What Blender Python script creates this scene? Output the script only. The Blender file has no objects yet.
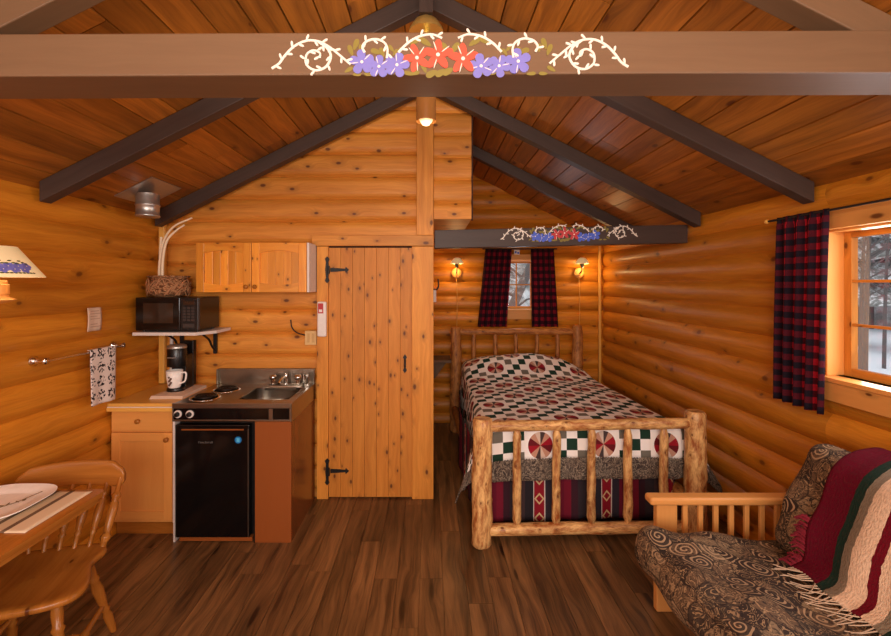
import bpy, math, random
from mathutils import Vector, Matrix, noise
random.seed(7)
PI = math.pi
S = bpy.context.scene
C = S.collection

# ------------------------------------------------------------------ camera, world, light, exposure
cam_d = bpy.data.cameras.new('camera'); cam = bpy.data.objects.new('camera', cam_d); C.objects.link(cam)
CH = 1.67; F = 450.0; VX, VY = 430.0, 284.0
cam_d.sensor_width = 36; cam_d.lens = F / 891 * 36
cam_d.shift_x = (445.5 - VX) / 891; cam_d.shift_y = (VY - 318) / 891
cam_d.clip_start = .05; cam_d.clip_end = 200
cam.location = (0, 0, CH); cam.rotation_euler = (PI / 2, 0, 0)
S.camera = cam
S.view_settings.view_transform = 'Standard'; S.view_settings.look = 'None'
S.view_settings.exposure = 0.0; S.view_settings.gamma = 1.0; S.view_settings.use_curve_mapping = False

world = bpy.data.worlds.new('sky'); S.world = world; world.use_nodes = True
wn = world.node_tree
bg = wn.nodes['Background']; bg.inputs[0].default_value = (.97, .985, 1, 1); bg.inputs[1].default_value = 1.15

def light(name, kind, loc, energy, color, size=None, size_y=None, rot=None, radius=None):
    l = bpy.data.lights.new(name, kind); l.energy = energy; l.color = color
    if size: l.shape = 'RECTANGLE'; l.size = size; l.size_y = size_y or size
    if radius is not None: l.shadow_soft_size = radius
    o = bpy.data.objects.new(name, l); C.objects.link(o); o.location = loc
    if rot: o.rotation_euler = rot
    return o
# window daylight (side, back) and added fill panels without windows (rear, left, right)
light('window_daylight_rear', 'AREA', (0.0, -2.40, 1.92), 112, (1, .97, .93), 2.3, 1.45, rot=(PI / 2, 0, 0))  # added fill from behind the camera; the rear wall is solid here
light('window_daylight_side', 'AREA', (2.13, 1.87, 1.58), 12, (.92, .95, 1), .9, .7, rot=(0, PI / 2, 0))
light('window_daylight_left', 'AREA', (-2.02, -.9, 1.55), 34, (1, .96, .9), 1.3, 1.0, rot=(0, -PI / 2, 0))  # added fill panel out of view; no window in the left wall
light('window_daylight_right', 'AREA', (1.98, -.9, 1.55), 34, (1, .96, .9), 1.3, 1.0, rot=(0, PI / 2, 0))  # added fill panel out of view; the right wall has no opening here
light('window_daylight_back', 'AREA', (1.05, 5.42, 1.66), 2, (.9, .95, 1), .4, .55, rot=(-PI / 2, 0, 0))
# pendant on the ridge, and an added fill point behind the camera
WARM = (1, .84, .64)
light('ceiling_lamp_light', 'POINT', (-.02, 2.30, 2.31), 8, WARM, radius=.05)
light('ceiling_lamp_light_rear', 'POINT', (-.02, -.6, 2.5), 48, WARM, radius=.12)  # added fill out of view, no fixture is built for it
light('wall_lamp_light', 'POINT', (.31, 5.25, 1.86), 4.2, (1, .66, .28), radius=.03)
light('wall_lamp_light_right', 'POINT', (1.79, 5.25, 1.86), 4.2, (1, .66, .28), radius=.03)
light('table_lamp_light', 'POINT', (-1.86, 1.93, 1.745), 3.5, WARM, radius=.03)

# ------------------------------------------------------------------ node helpers
def lin(c):
    return tuple(((x / 255) / 12.92 if x / 255 <= .04045 else ((x / 255 + .055) / 1.055) ** 2.4) for x in c) + (1,)

class G:
    """small wrapper to write node graphs as expressions"""
    def __init__(s, name, rough=.5, spec=.5):
        s.m = bpy.data.materials.new(name); s.m.use_nodes = True
        s.nt = s.m.node_tree; s.b = s.nt.nodes['Principled BSDF']
        s.b.inputs['Roughness'].default_value = rough
        s.b.inputs['Specular IOR Level'].default_value = spec
    def node(s, t, **kw):
        n = s.nt.nodes.new(t)
        for k, v in kw.items(): setattr(n, k, v)
        return n
    def put(s, inp, v):
        if hasattr(v, 'is_linked') or isinstance(v, bpy.types.NodeSocket): s.nt.links.new(v, inp)
        else: inp.default_value = v
    def math(s, op, a, b=0, c=0):
        n = s.node('ShaderNodeMath', operation=op)
        s.put(n.inputs[0], a); s.put(n.inputs[1], b); s.put(n.inputs[2], c)
        return n.outputs[0]
    def mix(s, f, a, b, bt='MIX'):
        n = s.node('ShaderNodeMix', data_type='RGBA', blend_type=bt)
        s.put(n.inputs[0], f); s.put(n.inputs[6], a); s.put(n.inputs[7], b)
        return n.outputs[2]
    def uv(s):
        return s.node('ShaderNodeUVMap').outputs[0]
    def obj(s):
        return s.node('ShaderNodeTexCoord').outputs['Object']
    def tone(s):
        n = s.node('ShaderNodeAttribute', attribute_name='tone'); return n.outputs['Fac']
    def sep(s, v):
        n = s.node('ShaderNodeSeparateXYZ'); s.put(n.inputs[0], v); return n.outputs
    def comb(s, x, y, z=0):
        n = s.node('ShaderNodeCombineXYZ'); s.put(n.inputs[0], x); s.put(n.inputs[1], y); s.put(n.inputs[2], z); return n.outputs[0]
    def noise(s, v, scale=1, detail=3, rough=.55, dist=0):
        n = s.node('ShaderNodeTexNoise'); s.put(n.inputs['Vector'], v)
        n.inputs['Scale'].default_value = scale; n.inputs['Detail'].default_value = detail
        n.inputs['Roughness'].default_value = rough; n.inputs['Distortion'].default_value = dist
        return n.outputs[0]
    def vor(s, v, scale=1, rnd=1.0, feature='F1', dims='2D'):
        n = s.node('ShaderNodeTexVoronoi', feature=feature, voronoi_dimensions=dims); s.put(n.inputs['Vector'], v)
        n.inputs['Scale'].default_value = scale; n.inputs['Randomness'].default_value = rnd
        return n
    def ramp(s, f, stops, interp='LINEAR'):
        n = s.node('ShaderNodeValToRGB'); n.color_ramp.interpolation = interp
        e = n.color_ramp.elements
        while len(e) < len(stops): e.new(.5)
        for i, (p, c) in enumerate(stops): e[i].position = p; e[i].color = c if len(c) == 4 else lin(c)
        s.put(n.inputs[0], f); return n.outputs[0]
    def smooth(s, v, a, b, lo=0, hi=1):
        n = s.node('ShaderNodeMapRange', interpolation_type='SMOOTHSTEP')
        s.put(n.inputs[0], v); n.inputs[1].default_value = a; n.inputs[2].default_value = b
        n.inputs[3].default_value = lo; n.inputs[4].default_value = hi
        return n.outputs[0]
    def color(s, c): s.put(s.b.inputs['Base Color'], c); return s
    def bump(s, h, strength=.3, dist=.01):
        n = s.node('ShaderNodeBump'); n.inputs['Strength'].default_value = strength; n.inputs['Distance'].default_value = dist
        s.put(n.inputs['Height'], h); s.nt.links.new(n.outputs[0], s.b.inputs['Normal']); return s

def plain(name, c, rough=.5, metal=0, spec=.5, emit=None, alpha=None, trans=0):
    g = G(name, rough, spec)
    n = g.noise(g.obj(), 30, 2)
    g.color(g.mix(g.smooth(n, .3, .7), lin([x * .98 for x in c]), lin([min(255, x * 1.01) for x in c])))
    g.b.inputs['Metallic'].default_value = metal
    if emit:
        g.b.inputs['Emission Color'].default_value = lin(emit[0]); g.b.inputs['Emission Strength'].default_value = emit[1]
    if trans: g.b.inputs['Transmission Weight'].default_value = trans
    return g.m

def wood(name, light_c, dark_c, knot_c=(84, 36, 12), knots=1.0, kscale=(3.0, 6.5), grain=(1.3, 26), rough=.5, tonevar=.35, contrast=.8, bump=.12, spec=.35, blot=.35):
    g = G(name, rough, spec)
    x, y, _ = g.sep(g.uv()); t = g.tone()
    x = g.math('ADD', x, g.math('MULTIPLY', t, 37.3)); y = g.math('ADD', y, g.math('MULTIPLY', t, 91.7))
    warp = g.noise(g.comb(g.math('MULTIPLY', x, 2.0), g.math('MULTIPLY', y, 7)), 1, 2)
    # knots
    v = g.vor(g.comb(g.math('MULTIPLY', x, kscale[0]), g.math('MULTIPLY', y, kscale[1])), 1, 1)
    d = v.outputs['Distance']
    vcol = g.sep(v.outputs['Color']); pick = vcol[0]; d = g.math('DIVIDE', d, g.math('ADD', .55, g.math('MULTIPLY', vcol[1], .9)))
    near = g.math('MULTIPLY', g.smooth(d, .0, .40, 1, 0), g.math('LESS_THAN', pick, .55 * knots))
    yy = g.math('ADD', y, g.math('MULTIPLY', warp, .10)); yy = g.math('ADD', yy, g.math('MULTIPLY', near, .03))
    n1 = g.noise(g.comb(g.math('MULTIPLY', x, grain[0]), g.math('MULTIPLY', yy, grain[1])), 1, 5, .6)
    fine = g.noise(g.comb(g.math('MULTIPLY', x, grain[0] * 5), g.math('MULTIPLY', yy, grain[1] * 6)), 1, 2)
    f = g.math('ADD', g.math('MULTIPLY', n1, .75), g.math('MULTIPLY', fine, .25))
    col = g.mix(g.smooth(f, .5 - .25 / contrast, .5 + .25 / contrast), lin(dark_c), lin(light_c))
    bl = g.noise(g.comb(g.math('MULTIPLY', x, 1.1), g.math('MULTIPLY', y, 2.2)), 1, 3)
    k = g.math('ADD', g.math('MULTIPLY', g.math('SUBTRACT', t, .5), tonevar), g.math('MULTIPLY', g.math('SUBTRACT', bl, .5), blot * 2))
    k = g.math('ADD', k, 1)
    col = g.mix(1, col, g.comb(k, k, k), 'MULTIPLY')
    kn = g.math('MULTIPLY', g.math('MULTIPLY', g.smooth(d, .04, .10, 1, 0), g.math('LESS_THAN', pick, .55 * knots)), .85)
    halo = g.math('MULTIPLY', g.math('MULTIPLY', g.smooth(d, .08, .3, 1, 0), g.math('LESS_THAN', pick, .55 * knots)), .28)
    if knots > 0:
        col = g.mix(halo, col, lin([c * .6 for c in dark_c])); col = g.mix(kn, col, lin(knot_c))
    g.color(col)
    if bump: g.bump(f, bump, .004)
    return g.m

# wood kinds
M = {}
M['log'] = wood('honey_log_siding', (226, 148, 44), (180, 102, 18), knot_c=(112, 58, 16), knots=.55, kscale=(4, 6.5), rough=.42, contrast=.8, tonevar=.22, blot=.22)
M['pine'] = wood('knotty_pine', (232, 158, 66), (194, 116, 36), knots=.9, kscale=(4.6, 8), rough=.5, contrast=.9, tonevar=.24, blot=.34)
M['pine_door'] = wood('door_pine', (224, 148, 60), (190, 112, 34), knots=1.1, kscale=(6, 11), rough=.5, contrast=.8, tonevar=.2, blot=.22)
M['ceil'] = wood('ceiling_cedar', (194, 120, 42), (114, 64, 20), knots=.35, kscale=(3, 6), grain=(1.0, 18), rough=.4, tonevar=.5, contrast=.8, blot=.4)
M['beam'] = wood('brown_stained_beam', (128, 98, 70), (108, 80, 56), knots=.0, rough=.5, contrast=.4, tonevar=.1, blot=.1)
M['rafter'] = wood('dark_stained_rafter', (84, 66, 57), (60, 46, 40), knots=.0, rough=.5, contrast=.5, tonevar=.12, blot=.15)
M['floor'] = wood('rustic_laminate', (150, 106, 64), (50, 31, 18), knot_c=(36, 18, 10), knots=.55, kscale=(1.1, 6), grain=(1.1, 22), rough=.30, tonevar=.42, contrast=1.05, blot=.65, bump=.05, spec=.45)
M['cab'] = wood('cabinet_pine', (238, 170, 92), (222, 148, 72), knots=.35, kscale=(3, 8), rough=.4, contrast=.4, tonevar=.1, blot=.08)
M['cab_knotty'] = wood('knotty_cabinet_pine', (248, 172, 66), (218, 126, 38), knots=.8, kscale=(8, 12), rough=.3, contrast=.7, tonevar=.4, blot=.12)
M['table'] = wood('varnished_oak', (192, 122, 50), (136, 78, 24), knots=.3, rough=.25, contrast=.6, tonevar=.15, blot=.2)
M['futon'] = wood('futon_pine', (236, 170, 98), (214, 140, 68), knots=.2, rough=.4, contrast=.4, tonevar=.1, blot=.1)
M['peeled'] = wood('peeled_log', (244, 196, 126), (150, 78, 32), knot_c=(96, 44, 18), knots=.9, kscale=(9, 14), grain=(8, 26), rough=.4, contrast=1.5, tonevar=.2, blot=.3, bump=.25)
M['peeled_dark'] = wood('weathered_peeled_log', (206, 140, 76), (140, 78, 34), knot_c=(80, 36, 14), knots=.8, kscale=(7, 14), grain=(8, 26), rough=.5, contrast=1.5, tonevar=.2, blot=.35, bump=.25)  # darker log tone, used on the headboard and side rails
M['brownpanel'] = wood('brown_laminate_panel', (150, 82, 36), (142, 74, 30), knots=0, rough=.35, contrast=.3, tonevar=.05, blot=.08, bump=0)
M['brownside'] = wood('woodgrain_side_panel', (132, 72, 34), (98, 50, 22), knots=0, grain=(1.2, 14), rough=.22, contrast=.7, tonevar=.05, blot=.25, bump=0)
M['counter'] = wood('butcher_counter', (240, 184, 92), (222, 160, 70), knots=0, rough=.35, contrast=.4, tonevar=.05, blot=.1)
M['shelfwood'] = wood('grey_shelf_board', (130, 100, 72), (92, 66, 44), knots=.2, rough=.6)
M['steel'] = plain('brushed_steel', (150, 140, 126), .28, 1)
M['chrome'] = plain('chrome', (220, 215, 208), .12, 1)
M['galv'] = plain('galvanised_metal', (190, 186, 180), .35, .85)
M['brass'] = plain('brass', (236, 208, 120), .32, .7)
M['iron'] = plain('black_iron', (26, 24, 24), .5, .3)
M['black'] = plain('black_plastic', (16, 15, 16), .3)
M['blackgloss'] = plain('gloss_black', (12, 11, 12), .12)
M['darkglass'] = plain('dark_oven_glass', (56, 40, 30), .08)
M['white'] = plain('white_plastic', (238, 228, 220), .45)
M['whitepaint'] = plain('white_melamine', (226, 214, 206), .5)
M['beige'] = plain('beige_switch_plate', (226, 186, 122), .5)
M['china'] = plain('white_china', (252, 246, 240), .35, spec=.3)
M['paper'] = plain('pale_paper', (226, 196, 172), .8)
M['red'] = plain('red_label', (190, 40, 44), .5)
M['blueled'] = plain('blue_sticker', (20, 120, 190), .4)
M['coil'] = plain('dark_burner_coil', (40, 30, 26), .4, .5)
M['cord'] = plain('dark_cord', (34, 24, 18), .6)
M['pot'] = None
M['reed'] = plain('pale_reed', (246, 222, 188), .6)
M['twig'] = plain('brown_twig', (176, 124, 84), .7)
M['p_white'] = plain('cream_paint', (250, 238, 222), .5)
M['p_red'] = plain('red_paint', (226, 84, 58), .5)
M['p_blue'] = plain('violet_blue_paint', (128, 124, 206), .5)
M['p_blue2'] = plain('blue_paint', (76, 104, 214), .5)
M['p_red2'] = plain('crimson_paint', (204, 52, 56), .5)
M['p_olive'] = plain('olive_paint', (140, 124, 48), .6)
M['p_green'] = plain('dark_leaf_paint', (72, 84, 40), .6)
M['bulb'] = plain('lit_bulb', (255, 226, 180), .5, emit=((255, 214, 160), .1))
M['snow'] = plain('snow', (236, 240, 248), .9)
M['bark'] = plain('grey_bark', (104, 98, 96), .9)
M['void'] = plain('dark_gap', (24, 12, 6), .9)
M['greylog'] = plain('dark_board_edge', (60, 26, 12), .8)
M['metal_lite'] = plain('silver_badge', (190, 186, 180), .3, .8)

def glass_mat():
    g = G('window_glass', .0)
    tr = g.node('ShaderNodeBsdfTransparent'); gl = g.node('ShaderNodeBsdfGlossy'); gl.inputs['Roughness'].default_value = .02
    mx = g.node('ShaderNodeMixShader'); mx.inputs[0].default_value = .06
    g.nt.links.new(tr.outputs[0], mx.inputs[1]); g.nt.links.new(gl.outputs[0], mx.inputs[2])
    g.nt.links.new(mx.outputs[0], g.nt.nodes['Material Output'].inputs[0]); return g.m
M['glass'] = glass_mat()
def amber_mat():
    g = G('amber_glass', .25); g.color(lin((170, 112, 56)))
    g.b.inputs['Emission Color'].default_value = lin((255, 190, 110)); g.b.inputs['Emission Strength'].default_value = .05
    return g.m
M['amber'] = amber_mat()

def shade_mat():
    g = G('cream_lamp_shade', .8); g.color(lin((246, 222, 176)))
    g.b.inputs['Emission Color'].default_value = lin((255, 214, 150)); g.b.inputs['Emission Strength'].default_value = .28
    return g.m
M['shade'] = shade_mat()

def plaid():
    g = G('buffalo_plaid', .85, .2)
    x, y, _ = g.sep(g.uv()); p = .066
    fx = g.math('LESS_THAN', g.math('FRACT', g.math('DIVIDE', x, p)), .5)
    fy = g.math('LESS_THAN', g.math('FRACT', g.math('DIVIDE', y, p)), .5)
    both = g.math('ADD', fx, fy)
    c = g.ramp(g.math('DIVIDE', both, 2), [(0, (172, 22, 40)), (.3, (78, 12, 26)), (.8, (24, 14, 26))], 'CONSTANT')
    tw = g.noise(g.comb(g.math('MULTIPLY', x, 300), g.math('MULTIPLY', y, 300)), 1, 1)
    g.color(c).bump(tw, .2, .001); return g.m
M['plaid'] = plaid()
def plaid2():
    g = G('dark_buffalo_plaid', .85, .2)
    x, y, _ = g.sep(g.uv()); p = .085
    fx = g.math('LESS_THAN', g.math('FRACT', g.math('DIVIDE', x, p)), .5)
    fy = g.math('LESS_THAN', g.math('FRACT', g.math('DIVIDE', y, p)), .5)
    c = g.ramp(g.math('DIVIDE', g.math('ADD', fx, fy), 2), [(0, (132, 18, 36)), (.3, (66, 12, 26)), (.8, (28, 12, 22))], 'CONSTANT')
    g.color(c); return g.m
M['plaid2'] = plaid2()

def quilt_mat():
    g = G('patchwork_quilt', .85, .2)
    u, v, _ = g.sep(g.uv()); b = .212
    px = g.math('DIVIDE', u, b); py = g.math('DIVIDE', v, b)
    par = g.math('PINGPONG', g.math('ADD', g.math('FLOOR', px), g.math('FLOOR', py)), 1)
    fx = g.math('SUBTRACT', g.math('FRACT', px), .5); fy = g.math('SUBTRACT', g.math('FRACT', py), .5)
    r = g.math('SQRT', g.math('ADD', g.math('MULTIPLY', fx, fx), g.math('MULTIPLY', fy, fy)))
    a = g.math('ADD', g.math('DIVIDE', g.math('ARCTAN2', fy, fx), 2 * PI), .5)
    sec = g.math('FRACT', g.math('MULTIPLY', a, 2))
    R1, R2, TN, BK = (156, 26, 40), (104, 26, 32), (192, 142, 118), (74, 60, 58)
    pin = g.ramp(sec, [(0, R1), (.2, TN), (.36, BK), (.5, (214, 190, 172)), (.64, TN), (.8, R2)], 'CONSTANT')
    cream = lin((250, 243, 236))
    cA = g.mix(g.math('LESS_THAN', r, .385), cream, pin)
    ix = g.math('FLOOR', g.math('MULTIPLY', g.math('ADD', fx, .5), 2.999)); iy = g.math('FLOOR', g.math('MULTIPLY', g.math('ADD', fy, .5), 2.999))
    d1 = g.math('COMPARE', ix, iy, .1)
    d2 = g.math('COMPARE', g.math('ADD', ix, iy), 2, .1)
    cB = g.mix(d2, cream, lin((116, 110, 98))); cB = g.mix(d1, cB, lin((30, 58, 44)))
    col = g.mix(par, cA, cB)
    n = g.noise(g.comb(g.math('MULTIPLY', u, 24), g.math('MULTIPLY', v, 24)), 1, 3)
    seam = g.smooth(g.math('ABSOLUTE', fx), .47, .5, 1, 0)
    g.color(col).bump(g.math('ADD', n, seam), .35, .004); return g.m
M['quilt'] = quilt_mat()

def paisley_mat():
    g = G('brown_paisley_border', .85, .2)
    n = g.noise(g.uv(), 11, 4, .6, 2.8)
    l = g.math('FRACT', g.math('MULTIPLY', n, 7))
    g.color(g.ramp(l, [(0, (60, 50, 46)), (.35, (92, 78, 68)), (.7, (170, 152, 130)), (.85, (50, 42, 40))])); return g.m
M['paisley'] = paisley_mat()

def southwest_mat():
    g = G('southwestern_stripe', .85, .2)
    u, v, _ = g.sep(g.uv())
    f = g.math('FRACT', g.math('DIVIDE', u, .46))
    st = g.ramp(f, [(0, (52, 44, 48)), (.14, (70, 52, 54)), (.22, (44, 38, 44)), (.34, (205, 190, 180)), (.355, (140, 24, 38)), (.50, (205, 190, 180)), (.515, (50, 42, 50)), (.62, (104, 22, 42)), (.80, (120, 26, 46)), (.9, (60, 30, 40))], 'CONSTANT')
    fu = g.math('SUBTRACT', f, .43); fv = g.math('SUBTRACT', g.math('FRACT', g.math('DIVIDE', v, .13)), .5)
    dia = g.math('ADD', g.math('MULTIPLY', g.math('ABSOLUTE', fu), 9), g.math('MULTIPLY', g.math('ABSOLUTE', fv), 2.2))
    ring = g.math('COMPARE', dia, .55, .12)
    g.color(g.mix(ring, st, lin((206, 176, 130)))); return g.m
M['southwest'] = southwest_mat()

def tribal_mat():
    g = G('tribal_swirl_fabric', .75, .25)
    uv = g.uv()
    wn_ = g.noise(uv, 7, 2, .5); 
    nx = g.math('MULTIPLY', g.math('SUBTRACT', wn_, .5), .06)
    u, v, _ = g.sep(uv)
    u2 = g.math('ADD', u, nx); v2 = g.math('SUBTRACT', v, nx); w = g.comb(u2, v2)
    vo = g.vor(w, 10.5, .9); ps = g.sep(vo.outputs['Position'])
    cc = g.sep(vo.outputs['Color'])
    dx = g.math('SUBTRACT', u2, ps[0]); dy = g.math('SUBTRACT', v2, ps[1])
    # Position output is in scaled-back units
    r = g.math('SQRT', g.math('ADD', g.math('MULTIPLY', dx, dx), g.math('MULTIPLY', dy, dy)))
    a = g.math('DIVIDE', g.math('ARCTAN2', dy, dx), 2 * PI)
    sp = g.math('FRACT', g.math('ADD', g.math('DIVIDE', r, .020), a))
    line = g.math('MULTIPLY', g.math('LESS_THAN', sp, .34), g.math('GREATER_THAN', cc[1], .70))
    base = g.ramp(cc[0], [(0, (56, 42, 34)), (.3, (112, 88, 66)), (.55, (74, 62, 52)), (.8, (142, 118, 90))], 'CONSTANT')
    mot = g.noise(uv, 40, 4, .7, 1.5)
    base = g.mix(g.smooth(mot, .45, .62), base, lin((52, 40, 34)))
    ed = g.vor(w, 10.5, .9, 'DISTANCE_TO_EDGE').outputs['Distance']
    cn = g.noise(uv, 13, 3, .5, 1.2); con = g.math('FRACT', g.math('MULTIPLY', cn, 9))
    cl = g.math('MULTIPLY', g.math('LESS_THAN', con, .22), g.math('LESS_THAN', cc[1], .70))
    col = g.mix(g.math('MULTIPLY', line, .9), base, lin((186, 154, 118)))
    col = g.mix(g.math('MULTIPLY', cl, .8), col, lin((178, 146, 108)))
    col = g.mix(g.math('MULTIPLY', g.math('LESS_THAN', ed, .035), .7), col, lin((36, 28, 26)))
    g.color(col).bump(mot, .15, .003); return g.m
M['tribal'] = tribal_mat()

def afghan_mat():
    g = G('striped_afghan', .95, .1)
    u, v, _ = g.sep(g.uv())
    wob = g.noise(g.comb(g.math('MULTIPLY', u, 30), g.math('MULTIPLY', v, 30)), 1, 2)
    uu = g.math('ADD', u, g.math('MULTIPLY', g.math('SUBTRACT', wob, .5), .012))
    MR, GR, GY, CM, TN = (94, 10, 30), (30, 50, 40), (138, 122, 102), (232, 198, 166), (180, 60, 60)
    W = 1.0
    RD = (108, 14, 30)
    stops = [(0, MR), (.115, GR), (.155, GY), (.195, CM), (.26, RD), (.29, CM), (.335, GY), (.37, GR), (.425, RD), (.435, GR), (.49, GY), (.525, CM), (.575, RD), (.59, CM), (.635, GY), (.67, GR), (.73, MR), (.85, GR), (.885, GY), (.92, CM)]
    c = g.ramp(g.math('DIVIDE', uu, W), stops, 'CONSTANT')
    kn = g.noise(g.comb(g.math('MULTIPLY', u, 160), g.math('MULTIPLY', v, 70)), 1, 2)
    c = g.mix(g.math('MULTIPLY', g.smooth(kn, .45, .62), .2), c, lin((70, 50, 44)))
    g.color(c).bump(kn, .7, .006); return g.m
M['afghan'] = afghan_mat()

def towel_mat():
    g = G('printed_towel', .85, .2)
    u, v, _ = g.sep(g.uv())
    px = g.math('DIVIDE', u, .085); py = g.math('DIVIDE', v, .085)
    fx = g.math('SUBTRACT', g.math('FRACT', px), .5); fy = g.math('SUBTRACT', g.math('FRACT', py), .5)
    r = g.math('SQRT', g.math('ADD', g.math('MULTIPLY', fx, fx), g.math('MULTIPLY', fy, fy)))
    n = g.noise(g.comb(g.math('MULTIPLY', u, 60), g.math('MULTIPLY', v, 60)), 1, 2, .5)
    fig = g.math('MULTIPLY', g.math('LESS_THAN', r, .42), g.math('GREATER_THAN', n, .52))
    g.color(g.mix(fig, lin((236, 222, 214)), lin((54, 44, 46)))); return g.m
M['towel'] = towel_mat()

def placemat_mat():
    g = G('woven_placemat', .9, .1)
    u, v, _ = g.sep(g.uv())
    c = g.ramp(g.math('DIVIDE', v, .42), [(0, (232, 208, 176)), (.13, (120, 96, 76)), (.165, (214, 188, 154)), (.25, (120, 96, 76)), (.285, (232, 208, 176)), (.5, (120, 96, 76)), (.53, (206, 178, 142)), (.8, (222, 196, 160))], 'CONSTANT')
    g.color(c); return g.m
M['placemat'] = placemat_mat()

def pot_mat():
    g = G('twig_wrapped_basket', .8, .2)
    n = g.noise(g.uv(), 7, 4, .6, 3)
    l = g.math('FRACT', g.math('MULTIPLY', n, 8))
    g.color(g.ramp(l, [(0, (96, 56, 32)), (.4, (160, 104, 66)), (.75, (214, 164, 118)), (.9, (70, 38, 22))])).bump(l, .6, .01); return g.m
M['pot'] = pot_mat()
def forest_mat():
    g = G('snowy_conifer', .95, .1)
    n = g.noise(g.obj(), 6, 5, .7)
    g.color(g.ramp(n, [(.3, (96, 98, 96)), (.5, (150, 150, 148)), (.6, (232, 234, 238))])); return g.m  # greyed needles carry haze in the colour; the white is snow
M['conifer'] = forest_mat()

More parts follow.
